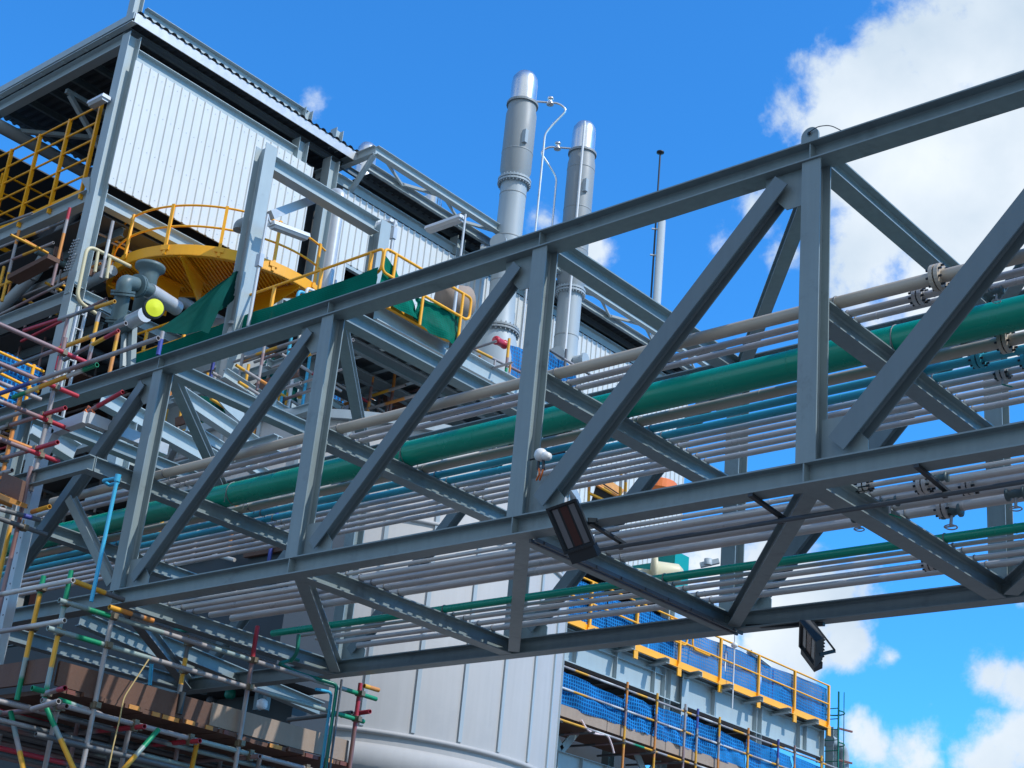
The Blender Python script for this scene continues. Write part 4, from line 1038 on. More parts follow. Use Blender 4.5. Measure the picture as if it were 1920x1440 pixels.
g.box((XF - .12, Y1_, zg - .5), (XF + .14, Y1_ + .02, zg + .45)); ob('girder', g, 'steel_far', rd)
g = G(); g.ibeam((XF + .02, ycol, zg - 1.2), (XF + .02, ycol, zg + .45), .3, .28, up=(1, 0, 0)); ob('splice_column', g, 'steel_far', rd)
g = G(); yy = Y0_ + 1.0; nbr = 0
while yy < Y1_:
    g = G(); g.chan((XF + .02, yy, ZK - .22), (XF + .62, yy, ZK - .19), .13, .16); ob('bracket', g, 'steel_far', rd); yy += 1.42
for k in range(14):
    g = G(); yy = Y0_ + k * .9; g.ibeam((XF - .1, yy, ZK - .3), (XF - 3.5, yy, ZK - .3), .2, .1); ob('joist', g, 'steel2', rd)
g = G(); g.ibeam((XF - 3.5, 12, ZK - .6), (XF - 3.5, Y1_, ZK - .6), .5, .2); ob('girder', g, 'steel_far', rd)
t = thing('handrail', 'yellow handrail along the long lower right deck, in front of the blue nets', 'railing', (XF + .3, 25, ZK), 'yellow railings')
xr = XF + .30
span = [(xr, Y0_, ZK), (xr, Y1_ - .05, ZK)]
for zz in (.55, 1.08):
    g = G(); g.tube((xr, Y0_, ZK + zz), (xr, Y1_, ZK + zz), .026, 8); ob('rail', g, 'yellow', t)
yy = Y1_ - .05
while yy > Y0_:
    g = G(); g.bar((xr, yy, ZK - .34), (xr, yy, ZK + 1.08), .06, .07, up=(0, 1, 0)); g.bar((xr + .02, yy, ZK - .34), (xr + .02, yy, ZK - .05), .16, .03, up=(1, 0, 0)); ob('post', g, 'yellow', t); yy -= 1.83
g = G(); ya = A(1293, 1215, x=xr).y
for s2 in (-1, 1): g.path([(xr, ya + s2 * .9, ZK + 1.02), (xr, ya + s2 * .12, ZK + 1.02), (xr, ya + s2 * .12, ZK + .5), (xr, ya + s2 * .9, ZK + .5)], .026, 8, .18)
ob('gate_loops', g, 'yellow', t)
yy = Y0_; i = 0
labs = ['blue net furthest left behind the yellow handrail of the lower right deck', 'blue net second from the left behind the lower right handrail', 'blue net left of the middle on the lower right deck handrail',
        'blue net at the middle of the lower right deck handrail', 'blue net right of the middle on the lower right deck handrail', 'blue net second from the right end of the lower right deck', 'darker blue net at the right end of the lower right deck']
ys = np.linspace(Y0_, Y1_ - .05, 8)
for i in range(7):
    cloth('debris_net', ((xr - .06, ys[i], ZK + .05), (xr - .06, ys[i + 1], ZK + .05), (xr - .06, ys[i + 1], ZK + 1.0), (xr - .06, ys[i], ZK + 1.0 - (.1 if i % 2 else 0))), 16, 10, .03, 'bluenet', labs[i], 'netting', 'blue debris nets', 1, 30 + i)
# strip lamp, thin poles and ladder cage at the end
t = thing('deck_lamp', 'strip lamp on a hooked pole above the lower right handrail', 'light', A(1441, 1290, x=XF - .6), 'strip lights on poles')
p = A(1441, 1300, x=XF - .6); q_ = A(1441, 1250, x=XF - .6); q2 = A(1405, 1222, x=XF - .6)
g = G(); g.path([(p.x, p.y, p.z - .8), (p.x, p.y, q_.z - .05), q_], .02, 8); ob('pole', g, 'galv', t); strip_light(t, q_, q2 - q_, (q2 - q_).length)
g = G(); p = A(1374, 1300, x=XF + .45); g.tube((p.x, p.y, p.z - .4), (p.x, p.y, A(1376, 1182, x=XF + .45).z), .018, 10); g.lathe((p.x, p.y, A(1375, 1215, x=XF + .45).z), (0, 0, 1), [(0, 0), (.09, .05), (.09, .12), (0, .18)], 12)
ob('thin_pole', g, 'white', label='thin pale pole rising to the far chord from the lower right deck', cat='pole')
g = G(); p = A(1448, 1300, x=XF - 1.2); g.tube((p.x, p.y, 10), (p.x, p.y, A(1452, 1258, x=XF - 1.2).z), .025, 8, 'DDR'); ob('marker_pole', g, 'tube', label='thin pole with a red tip behind the blue nets', cat='pole')
q = A(1505, 1282, d=49); g = G(); g.lathe((q.x, q.y, q.z - 1.4), (0, 0, 1), [(0, 0), (.7, 0), (.7, 1.1), (.5, 1.35), (.2, 1.42), (0, 1.42)], 24); ob('vessel_top', g, 'cream', label='pale vessel top peeping over the right end of the blue nets', cat='vessel')
t = thing('ladder_cage', 'green caged access ladder at the right end of the lower deck', 'ladder', (XF, Y1_ + .4, 8))
ly = Y1_ + .42; lx = XF + .1; zc0, zc1 = 7.5, A(1570, 1303, x=lx).z
for dx in (-.25, .25):
    g = G(); g.tube((lx + dx, ly, zc0), (lx + dx, ly, zc1), .028, 8); ob('stringer', g, 'ppipe', t)
g = G()
for k in range(int((zc1 - zc0) / .3)): g.tube((lx - .25, ly, zc0 + k * .3), (lx + .25, ly, zc0 + k * .3), .014, 6)
ob('rungs', g, 'ppipe', t)
for zz in np.arange(zc0 + .5, zc1 + .05, .9):
    g = G(); g.path([V((lx + .36 * math.cos(a), ly + .05 + .38 * math.sin(a) * 1.0, zz)) for a in np.linspace(-.4, math.pi + .4, 12)], .02, 6); ob('cage_hoop', g, 'ppipe', t)
for a in (.2, .9, 1.6, 2.3, 3.0):
    g = G(); g.tube((lx + .36 * math.cos(a), ly + .05 + .38 * math.sin(a), zc0 + .5), (lx + .36 * math.cos(a), ly + .05 + .38 * math.sin(a), zc1), .014, 6); ob('cage_bar', g, 'ppipe', t)
for zz in (zc1 - .95, zc1 - 1.85, zc1 - 2.8):
    g = G(); g.bar((lx, ly + .4, zz), (lx + .15, ly + .95, zz), .05, .05); ob('stub_bracket', g, 'rust', t)
q = A(1575, 1400, x=XF); g = G(); g.path([(q.x, q.y + .2, 0), (q.x, q.y + .2, q.z), (q.x, q.y - .6, q.z + .05)], .17, 16, .4); ob('bent_duct', g, 'vesselb', label='grey bent duct at the bottom right corner of the building', cat='pipe')
# lower level beams under the scaffold
g = G(); a = A(1040, 1396, x=XF); g.ibeam((XF, 12, 7.95), (XF, 32, 7.95), .42, .2)
for yy in np.arange(14, 31, .9): g.box((XF + .006, yy, 7.76), (XF + .1, yy + .012, 8.14))
ob('lower_girder', g, 'steel_far', rd)
for yy in (19.6, 22.9, 27.0):
    for s2 in (-1, 1):
        g = G(); g.bar((XF, yy, 8.2), (XF, yy + s2 * .9, 9.15), .2, .04, up=(1, 0, 0)); ob('knee_plate', g, 'steel_far', rd)


# ------------------------------------------------------------------ scaffolding helpers
TRAD = .0242


def coupler(g, p, ax1, ax2):
    p = V(p)
    for ax in (V(ax1).normalized(), V(ax2).normalized()):
        g.tube(p - ax * .028, p + ax * .028, TRAD * 1.45, 10)
    s_ = V(ax1).cross(V(ax2)).normalized(); g.bar(p - s_ * .05, p + s_ * .055, .05, .05, up=ax1)
    g.tube(p + s_ * .03 + V(ax1) * .03, p + s_ * .03 + V(ax1) * .085, .009, 6)


class Scaf:
    def __init__(s, name, label, loc, r=TRAD, group='scaffolds'):
        s.t = thing(name, label, 'scaffold', loc, group); s.r = r; s.n = 0

    def tube(s, p, q, spec='GGG', r=None, hollow=True):
        g = G(); g.tube(p, q, r or s.r, 10, spec, hollow); s.n += 1
        return ob('tube', g, 'tube', s.t)

    def coup(s, pts):
        for (p, a, b) in pts:
            g = G(); coupler(g, p, a, b); ob('coupler', g, 'coupler', s.t)

    def board(s, p, q, w_, h, m='wood', name='toe_board', up=None):
        g = G(); g.bar(p, q, w_, h, up); return ob(name, g, m, s.t)


XA, YA, ZA = V((1, 0, 0)), V((0, 1, 0)), V((0, 0, 1))
# --- upper left scaffold in front of the bridge end
L1 = Scaf('tube_scaffold', 'scaffold corner with red tube ends crossing the left end of the bridge', (-1.5, -.5, 2))
ys = -.45
va = A(116, 663, y=ys); vb = A(37, 751, y=ys)
xa = va.x; xb = vb.x
zr = [A(116, 663, y=ys).z, A(104, 727, y=ys).z, A(90, 790, y=ys).z, A(76, 857, y=ys).z]
L1.tube((xa, ys, A(55, 905, y=ys).z - .1), (xa, ys, va.z + .18), 'GGGP')
L1.tube((xa - .0, ys - .055, A(22, 1145, y=ys).z - 2), (xa, ys - .055, A(62, 880, y=ys).z), 'KKKPPKP')
L1.tube((xb, ys, 2.0), (xb, ys, vb.z + .05), 'GYGGYGGOO'[0:9])
L1.tube((xb + .42, ys - .02, 2.6), (xb + .42, ys - .02, A(45, 905, y=ys).z), 'GGGGYYYW')
for (zz, sp, y1, y0) in ((zr[0], 'PPOPPR', -.17, -2.6), (zr[1], 'YYPPPR', -.19, -2.6), (zr[2], 'GGGGPR', -.2, -2.6), (zr[3] + .02, 'YYGPPR', -.24, -2.6), (5.98, 'PPGGDD', -.2, -2.6)):
    L1.tube((xa + .045, y0, zz), (xa + .045, y1, zz), sp)
    L1.coup([((xa + .02, ys, zz), ZA, YA)])
for (zz, sp) in ((zr[2] + .06, 'YGPR'), (zr[3] + .08, 'YGPR')):
    L1.tube((-3.4, ys - .05, zz), (xa + .38, ys - .05, zz), 'Y' + sp)
    L1.coup([((xb, ys - .03, zz), ZA, XA), ((xa, ys - .03, zz), ZA, XA)])
L1.tube(A(-12, 742, y=-.75), A(297, 634, y=-.75), 'BBGGPGGG')
L1.tube(A(25, 745, y=-.7), A(182, 684, y=-.7), 'NCYYWN')
L1.tube(A(-10, 700, y=-.3), A(236, 606, y=-.3), 'GPDPYYGG')
L1.tube(A(45, 620, y=.9), A(215, 565, y=.9), 'RRGDY')
L1.tube(A(120, 675, y=.9), A(222, 620, y=.9), 'DPYR')
L1.tube(A(60, 960, y=-.4), A(93, 950, y=-.4), 'OYY')
L1.tube(A(-10, 952, x=-1.0), A(75, 975, x=-1.0), 'GDDBD')
L1.tube(A(160, 775, y=-.1), A(230, 735, y=-.1), 'PRR')
for (u0, v0, u1, v1, sp, yy) in ((127, 598, 116, 690, 'RRPP', .9), (186, 585, 168, 680, 'PGYYG', .9), (222, 620, 212, 700, 'OOYO', 1.0), (305, 622, 298, 665, 'BBG', -.02 + .1)):
    p = A(u0, v0, y=yy); L1.tube((p.x, yy, A(u1, v1, y=yy).z), (p.x, yy, p.z), sp)
g = G(); a = A(0, 855 + 30, y=-.6); b = A(40, 960, y=-.6)
g.plate([A(8, 886, y=-.62), A(46, 902, y=-.62), A(38, 940, y=-.62), A(0, 922, y=-.62)], .04, (0, 1, 0)); ob('toe_board', g, 'wood', L1.t)
g = G(); g.plate([A(0, 924, y=-.62), A(36, 940, y=-.62), A(33, 948, y=-.62), A(0, 934, y=-.62)], .2, (0, 1, 0)); ob('deck_board', g, 'woodend', L1.t)
g = G(); g.path([A(160, 768, y=-.15), A(166, 780, y=-.15), A(175, 772, y=-.12), A(168, 762, y=-.1), A(160, 770, y=-.1), A(172, 786, y=-.15), A(178, 775, y=-.1), A(165, 760, y=-.1), A(163, 778, y=-.05)], .008, 6, .03)
g.path([A(110, 797, y=-.1), A(140, 785, y=-.1), A(165, 765, y=-.1)], .007, 6, .05)
ob('cable_coil', g, 'orange', label='small coil of orange cable over the galvanised trunking', cat='cable')
# galvanised trunking
t = thing('cable_trunking', 'bright galvanised cable trunking with bends left of the first bridge post', 'trunking', (xa + .3, -.2, 4), None)
yt = -.22
pts = [A(12, 1150, y=yt), A(80, 852, y=yt)]
g = G(); p0 = A(80, 852, y=yt); zlow = 3.9; g.prism([(-.055, -.05), (.055, -.05), (.055, .05), (-.055, .05)], (p0.x, yt, zlow), (p0.x, yt, p0.z), up=(0, 1, 0)); ob('riser', g, 'galv', t)
g = G()
for k in range(14): g.tube((p0.x + .02, yt - .052, p0.z - .12 - k * .16), (p0.x + .02, yt - .046, p0.z - .12 - k * .16), .009, 8)
ob('holes', g, 'black', t)
p1 = A(104, 806, y=yt); p2 = A(163, 784, y=yt); p3 = A(206, 806, x=p2.x)
for (a, b) in ((p0, p1), (p1, p2)):
    g = G(); g.bar(a, b, .09, .12, up=(0, 0, 1)); ob('elbow' if a is p0 else 'run', g, 'galv', t)
g = G(); g.bar((p2.x, yt, p2.z), (p2.x, yt + 1.0, p2.z), .09, .12); ob('run', g, 'galv', t)
# light blue pvc line hanging from the outrigger
t = thing('pvc_pipe', 'light blue plastic pipe hanging from the outrigger channel in front of the bridge', 'pipe', A(185, 1100, y=-.5))
p0 = A(221, 893, y=-.52); p1 = A(171, 1128, y=-.52); g = G(); g.tube(p0, p1, .019, 10); ob('pipe_run', g, 'cyan', t)
g = G(); g.path([A(221, 896, y=-.52), A(193, 901, y=-.52), A(205, 910, y=-.40), A(221, 905, y=-.45)], .017, 8, .03); ob('hook', g, 'cyan', t)
g = G(); g.tube(A(222, 890, y=-.52), A(219, 903, y=-.52), .028, 12); ob('tee', g, 'cyan', t)

# --- lower left platform scaffold
XS = .2
L2 = Scaf('tube_scaffold', 'large tube scaffold with brown toe boards under the left end of the bridge', (0, 1, 0))
yc_ = -.62


def vpost(u0, v0, v1, x, spec, S=L2, r=None):
    p = A(u0, v0, x=x); S.tube((x, p.y, A(u0, v1, y=p.y).z if v1 < 1439 else 1.2), (x, p.y, p.z), spec, r); return p


v2 = vpost(134, 1070, 1321, XS, 'NNLYYLN'[::-1])
v1_ = A(82, 1080, y=v2.y); L2.tube((v1_.x, v2.y, A(29, 1313, y=v2.y).z), (v1_.x, v2.y, v1_.z), 'NLYYYN')
v3 = vpost(213, 1142, 1440, XS + .05, 'GGOOGGG')
v4 = A(352, 1210, x=XS - .05); L2.tube((XS - .05, v4.y, A(328, 1333, x=XS - .05).z), (XS - .05, v4.y, v4.z), 'DDYYD')
g = G(); g.tube((XS, v4.y - .0, A(328, 1333, x=XS).z - .02), (XS, v4.y, A(335, 1296, x=XS).z), .032, 12); ob('rubber_sleeve', g, 'black', L2.t)
v5 = vpost(483, 1174, 1440, XS + .05, 'PPPPOOOGGPR')
v6 = vpost(676, 1281, 1440, XS + .05, 'OOOOPPKR')
R1z = 5.03; R2z = A(84, 1176, x=XS).z; R2z = A(400, 1272, x=XS).z
L2.tube((XS + .05, A(105, 1126, x=XS).y, R1z), (XS + .05, 1.05, R1z), 'LNLLGG')
L2.tube((XS + .05, 1.05, R1z), (XS + .05, 3.34, R1z), 'LGGLN')
L2.tube((XS + .05, A(84, 1176, x=XS).y, R2z), (XS + .05, .95, R2z), 'LNLLGG')
L2.tube((XS + .05, .95, R2z), (XS + .05, 3.2, R2z), 'GGLLN')
L2.tube(A(243, 1158, x=XS - .3), A(560, 1262, x=XS - .3), 'GGLGG')
L2.tube(A(140, 1090, x=XS), A(232, 1125, x=XS), 'YYYDD'); L2.tube(A(205, 1138, x=XS + .1), A(287, 1164, x=XS + .1), 'YODO')
L2.tube((-3, v2.y - .05, A(148, 1100, x=XS).z), (XS + .14, v2.y - .05, A(148, 1100, x=XS).z), 'GGYGWW')
L2.tube((-3, v2.y - .05, A(130, 1174, x=XS).z), (XS + .14, v2.y - .05, A(130, 1174, x=XS).z), 'GGYGGW')
tz = A(121, 1240, x=XS).z
bh = .22
zb0 = A(300, 1292, x=XS - .02).z
zb0 = (A(121, 1240, x=XS - .03).z + A(400, 1322, x=XS - .03).z) / 2
ypts = [A(121, 1240, x=XS - .03).y, A(185, 1260, x=XS - .03).y, A(395, 1320, x=XS - .03).y, A(652, 1385, x=XS - .03).y]
L2.board((XS - .03, ypts[0] - .05, zb0 - bh / 2), (XS - .03, ypts[1], zb0 - bh / 2), .035, bh)
L2.board((XS - .03, ypts[1] + .004, zb0 - bh / 2), (XS - .03, ypts[2], zb0 - bh / 2), .035, bh)
L2.board((XS - .02, ypts[2] + .004, zb0 - bh / 2 + .01), (XS - .02, ypts[3], zb0 - bh / 2 + .01), .035, bh, 'ply')
L2.board((-3.5, v2.y + .04, zb0 - bh / 2 + .02), (XS - .02, v2.y + .04, zb0 - bh / 2 + .02), .035, bh)
# deck planks run in x, their painted ends show below the toe board
for k in range(18):
    yy = ypts[0] + .12 + k * .225
    if yy > ypts[3]: break
    g = G(); e = random.uniform(-.03, .03); zz = zb0 - bh - .025 + random.uniform(-.006, .006)
    g.bar((-2.6, yy, zz), (XS + .0 + e, yy, zz), .215, .04); o = ob('deck_plank', g, 'wood', L2.t)
    if random.random() < .62:
        g = G(); dy = random.uniform(-.04, .04); g.bar((XS + .001 + e, yy + dy, zz), (XS + .012 + e, yy + dy, zz), random.choice((.09, .13, .2)) - abs(dy), .04); ob('painted_end', g, random.choice(('woodend', 'woodend', 'rust')), o)
for i, (dx, dz) in enumerate(((.0, -.12), (-.45, -.12), (-.95, -.12), (-1.5, -.12), (-2.0, -.12), (.02, -.42), (-.6, -.5), (-1.2, -.45))):
    L2.tube((XS + .04 + dx, -2.2 if dx < -.3 else v2.y - .05, zb0 - bh - .05 + dz), (XS + .04 + dx, 3.5, zb0 - bh - .05 + dz), ['GGLGG', 'DDGDD', 'DRDGD', 'DDDBD'][i % 4])
for i, yy in enumerate((-.5, .35, 1.0, 1.75, 2.5, 3.1)):
    L2.tube((-2.6, yy, zb0 - bh - .20), (XS + .2, yy, zb0 - bh - .20), ['DDPP', 'DDGR', 'DYDR'][i % 3])
    L2.coup([((XS + .05, yy, zb0 - bh - .18), YA, XA)])
L2.tube((XS + .02, v2.y, A(84, 1321, x=XS).z), A(142, 1450, x=XS + .3), 'NNLYYY')
L2.tube(A(20, 1335, y=v2.y), A(48, 1460, y=v2.y), 'NLGYY'); L2.tube(A(297, 1368, x=XS + .2), A(225, 1450, x=XS + .25), 'NNLYY')
L2.tube(A(60, 1290, x=XS + .1), A(82, 1284 + 12, x=XS + .1), 'NN'); L2.tube(A(85, 1300, x=XS), A(122, 1290, x=XS + .4), 'GPR'); L2.tube(A(110, 1312, x=XS), A(190, 1340, x=XS), 'NLGG')
for p_, zs_ in ((v2, (R1z, R2z, zb0 - bh - .1)), (v3, (R1z, R2z, zb0 - bh - .1)), (v4, (R1z, R2z)), (v5, (R1z, R2z, zb0 - bh - .1)), (v6, (R1z, R2z, zb0 - bh - .1)), (Vector((v1_.x, v2.y, 0)), (A(148, 1100, x=XS).z, A(130, 1174, x=XS).z))):
    L2.coup([((p_.x + .02, p_.y, zz), ZA, YA) for zz in zs_])
for (u0, v0, u1, v1) in ((640, 1240, 612, 1440),):
    pass
L2.tube(A(683, 1286, x=XS + .05), A(710, 1294, x=XS + .05), 'YOO'); L2.tube(A(640, 1342, x=XS - .3), A(694, 1334, x=XS + .15), 'DPRR'); L2.tube(A(540, 1350, y=3.1), A(660, 1336, y=3.1), 'DDD')
L2.tube(A(110, 1285 + 30, y=-.9), A(60, 1330, y=-.9), 'GG')
# lower structure behind the platform (dark interior clutter)
for i, (u, v0, w_) in enumerate(((30, 1140, .18), (150, 1190, .12), (330, 1230, .1), (425, 1290, .16), (455, 1295, .12), (540, 1280, .2))):
    p = A(u, v0, y=3.6 + .5 * (i % 3)); g = G(); g.ibeam((p.x, p.y, 0), (p.x, p.y, 5.0 + .1 * (i % 2)), w_, w_, up=(0, 1, 0))
    ob('support_post', g, 'steel2', label=['wide dark steel post at the lower left edge', 'dark steel post behind the green topped scaffold tubes', 'thin steel post behind the middle of the toe board', 'steel post behind the joint of the two toe boards', 'second steel post behind the pale toe board', 'wide steel post beside the storage tank under the bridge'][i], cat='steel post')
g = G(); g.box((-9, 3.9, 2.2), (-1.0, 5.0, 4.3)); g.box((-9, 4.6, 0), (A(560, 1250, y=4.6).x, 5.2, 5.6)); g.box((-12, 4.2, 4.5), (A(330, 1050, y=4.2).x, 5.2, 6.6)); ob('shade_block', g, 'dark', label='dark block added for the shaded steel structure below the bridge end', cat='machine')  # solid dark mass added in place of shaded steelwork, hides the tank
for (u0, v0, u1, v1, y_, m_, r_, lb) in ((0, 1168, 330, 1112, 4.2, 'conduit', .05, 'dark pipe low behind the green topped tubes'), (250, 1190, 420, 1175, 4, 'ppipe', .035, 'green pipe in the shade under the bridge crossbeam'),
                                      (120, 1215, 300, 1185, 4.2, 'conduit', .045, 'dark pipe in the shade left of the green one'), (0, 1230, 200, 1195, 4.6, 'pipe', .06, 'grey pipe lowest at the shaded left edge')):
    g = G(); g.tube(A(u0, v0, y=y_), A(u1, v1, y=y_), r_, 12); ob('process_pipe', g, m_, label=lb, cat='pipe')
g = G(); g.tube(A(284, 1245, x=-.3), A(281, 1285, x=-.3), .02, 8); ob('hose', g, 'cyan', label='short light blue hose behind the brown toe board', cat='hose')
g = G(); g.path([A(279, 1236, x=XS + .12), A(262, 1262, x=XS + .12), A(232, 1308, x=XS + .12), A(224, 1350, x=XS + .15), A(212, 1400, x=XS + .18), A(202, 1450, x=XS + .2)], .007, 6, .06)
ob('rope', g, 'rope', label='thin yellow rope hanging over the brown toe board', cat='rope')
# pipes going down at the tank side
for i, (m_, u0, v0, u1, v1, r_, lb) in enumerate((('cyan', 622, 1298, 602, 1442, .016, 'light blue plastic pipe going down past the pale toe board'), ('ppipe', 632, 1284, 614, 1442, .02, 'green plastic pipe going down from the bridge crossbeam end'), ('conduit', 641, 1274, 622, 1442, .013, 'dark thin conduit beside the green down pipe'))):
    g = G(); p = A(u0, v0, x=.3 + .05 * i)
    if i == 0: g.path([A(592, 1292, x=.3), p, (p.x, p.y, 1.5)], r_, 8, .06)
    elif i == 1: g.path([A(560, 1238, x=.2), A(553, 1236, x=.2), A(522, 1244, x=.2), A(560, 1262, x=.2), p, (p.x, p.y, 1.5)], r_, 8, .05)
    else: g.tube(p, (p.x, p.y, 1.5), r_, 8)
    ob('plastic_pipe', g, m_, label=lb, cat='pipe')
g = G(); g.path([A(560, 1190, y=1.9), A(557, 1225, y=1.9), A(545, 1240, y=1.9)], .02, 8, .06); ob('branch_pipe', g, 'ppipe', label='green branch pipe hanging from the green bottom pipe at its left end', cat='pipe')

# --- scaffold on the far right, blue nets with ply toe boards
XR = XF + .95
L3 = Scaf('tube_scaffold', 'scaffold with blue nets and plywood toe boards below the lower right deck', (XR, 25, 0))
def ZR(u, v): return A(u, v, x=XR).z
top_z = ZR(1070, 1245)
za = A(1173, 1283, x=XR).z; z_mid = za - .5; z_toe = za - 1.05; z_low = za - 1.3
ya0 = 17.8; ya1 = 31.5
for zz, sp in ((za - .12, 'GGYGWGGYGG'), (z_mid - .1, 'WWYGGWWGYG'), (z_low, 'GYYGWGGNYG')):
    for j in range(3):
        a = ya0 + j * (ya1 - ya0) / 3; L3.tube((XR, a, zz), (XR, a + (ya1 - ya0) / 3, zz), sp[j:] + sp[:j], r=.027)
for i, u in enumerate((1173, 1229, 1282, 1305, 1346, 1400, 1456, 1487, 1537)):
    yy = A(u, 1290 + (u - 1173) * .4, x=XR).y
    L3.tube((XR + .05, yy, za - 2.0), (XR + .05, yy, za + .05), ['OYPO', 'YOPY', 'GPGG', 'BYGB', 'YOGY', 'OPYO', 'BGGB', 'YOOP', 'YGOY'][i], r=.03)
    L3.coup([((XR + .03, yy, zz), ZA, YA) for zz in (za - .12, z_mid - .1, z_low)])
nn = 6
for j in range(nn):
    a = ya0 + j * (ya1 - ya0) / nn; b = a + (ya1 - ya0) / nn - .02
    L3.board((XR - .06, a, z_toe - .02), (XR - .06, b, z_toe - .02), .03, .25, 'ply')
    g = G(); g.box((XR - 1.5, a, z_toe - .16), (XR - .1, b, z_toe - .12)); ob('deck_board', g, 'wood', L3.t)
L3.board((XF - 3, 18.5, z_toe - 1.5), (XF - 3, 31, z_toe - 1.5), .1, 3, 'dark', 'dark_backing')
for k in range(12):
    L3.tube((XR - 1.6, ya0 + .5 + k * 1.15, z_low - .06), (XR + .1, ya0 + .5 + k * 1.15, z_low - .06), 'DDPD', r=.027)
ysn = [18.3, A(1173, 1283, x=XR).y, A(1229, 1310, x=XR).y, A(1282, 1330, x=XR).y, A(1346, 1350, x=XR).y, A(1400, 1375, x=XR).y, A(1487, 1400, x=XR).y, 31.4]
labs = ['blue net of the lower scaffold next to the tank edge', 'blue net of the lower scaffold with a pale fold, second from the tank', 'third blue net from the tank on the lower scaffold', 'fourth blue net from the tank on the lower scaffold',
        'fifth blue net from the tank on the lower scaffold', 'sixth blue net from the tank, slumping on the lower scaffold', 'last blue net of the lower scaffold at the bottom edge of the picture']
for i in range(7):
    cloth('debris_net', ((XR - .03, ysn[i], z_toe + .1), (XR - .03, ysn[i + 1], z_toe + .1), (XR - .03, ysn[i + 1], za - .24 - (.12 if i in (0, 4) else 0)), (XR - .03, ysn[i], za - .2)), 22, 12, .05, 'bluenet', labs[i], 'netting', 'blue debris nets', 1.4, 50 + i)
g = G(); g.path([A(1090, 1350, x=XR), A(1100, 1368, x=XR), A(1115, 1376, x=XR), A(1140, 1378, x=XR), A(1148, 1400, x=XR), A(1151, 1412, x=XR)], .025, 6, .2); ob('barrier_tape', g, 'tape', label='loose red and white tape under the plywood toe board by the tank', cat='tape')

# --- scaffold and nets between tank top and deck, behind the bridge
L4 = Scaf('tube_scaffold', 'scaffold with blue nets behind the bridge, above the tank top', (-6, 12, 10))
XM = -7.9
for (u0, v0, u1, v1, sp) in ((640, 668, 845, 770, 'YGGYGOY'), (690, 690, 760, 725, 'GGYOY'), (640, 745, 860, 850, 'GYYG'), (520, 610, 700, 700, 'GRGYG'), (860, 640, 1010, 715, 'GYGPG'), (1020, 650, 1110, 705, 'DDGDD'), (600, 705, 700, 750, 'YGGO')):
    L4.tube(A(u0, v0, x=XM), A(u1, v1, x=XM), sp, r=.03)
for (u0, v0, u1, v1, sp, yy) in ((500, 697, 640, 662, 'YYYGO', 10.2), (420, 700, 560, 640, 'YGGPY', 10.0), (880, 700, 990, 655, 'RPGYG', 16.5), (870, 725, 985, 690, 'YYGG', 16.5), (560, 745, 690, 755, 'YOY', 10.3), (330, 700, 480, 655, 'RPGYP', 9.8), (470, 770, 600, 730, 'GDYG', 9.8)):
    L4.tube(A(u0, v0, y=yy), A(u1, v1, y=yy), sp, r=.03)
for (u, v0, v1, sp, d_) in ((955, 635, 725, 'NNPYY', 33), (507, 665, 720, 'YYYG', 29), (388, 740, 800, 'YWB', 27), (400, 680, 740, 'BBB', 27.5), (1062, 655, 690, 'DD', 35), (735, 690, 770, 'OYO', 31)):
    p = A(u, v0, d=d_); L4.tube((p.x, p.y, A(u, v1, y=p.y).z), p, sp, r=.032)
def net_px(quad, x, label, m='bluenet', seed=1, amp=.05):
    return cloth('debris_net' if m == 'bluenet' else 'shade_net', [A(u, v, x=x) for u, v in quad], 16, 10, amp, m, label, 'netting', 'blue debris nets' if m == 'bluenet' else 'green shade nets', 1.3, seed)


net_px(((725, 740), (830, 800), (800, 735), (722, 690)), XM - .1, 'blue net above the beige pipe, right of the square capped pedestal', seed=71)
net_px(((585, 770), (690, 800), (690, 680), (590, 640)), XM - .3, 'blue net left of the pedestal behind the second bridge post', seed=72)
net_px(((955, 720), (1000, 745), (1000, 662), (957, 645)), XM - .5, 'blue sheet net beside the green topped scaffold tube', seed=73)
net_px(((1020, 705), (1080, 735), (1075, 690), (1020, 655)), XM - .5, 'blue net right of the middle bridge post under the dark tube', seed=74)
net_px(((-20, 750), (60, 775), (82, 690), (-20, 650)), -9.6, 'bright blue net at the left edge behind the yellow railing', seed=75)
net_px(((470, 742), (560, 752), (560, 668), (500, 672)), -8.5, 'green net hanging in the shade behind the bridge top chord', 'tarp', seed=76)
net_px(((370, 790), (440, 800), (440, 752), (372, 742)), -7.0, 'green net below the first one, above the tank top', 'tarp', seed=77)
t = thing('handrail', 'yellow railing in front of the bright blue net at the left edge', 'railing', A(40, 720, x=-9.4), 'yellow railings')
for (u0, v0, u1, v1) in ((-10, 656, 82, 697), (-10, 695, 72, 735)):
    g = G(); g.tube(A(u0, v0, x=-9.4), A(u1, v1, x=-9.4), .026, 8); ob('rail', g, 'yellow', t)
for u in (64,):
    p = A(u, 684, x=-9.4); g = G(); g.tube((p.x, p.y, p.z - 1.3), (p.x, p.y, p.z), .03, 8); ob('post', g, 'yellow', t)
g = G(); g.bar(A(-10, 728, x=-9.4), A(16, 742, x=-9.4), .02, .14); ob('kick_plate', g, 'yellow', t)
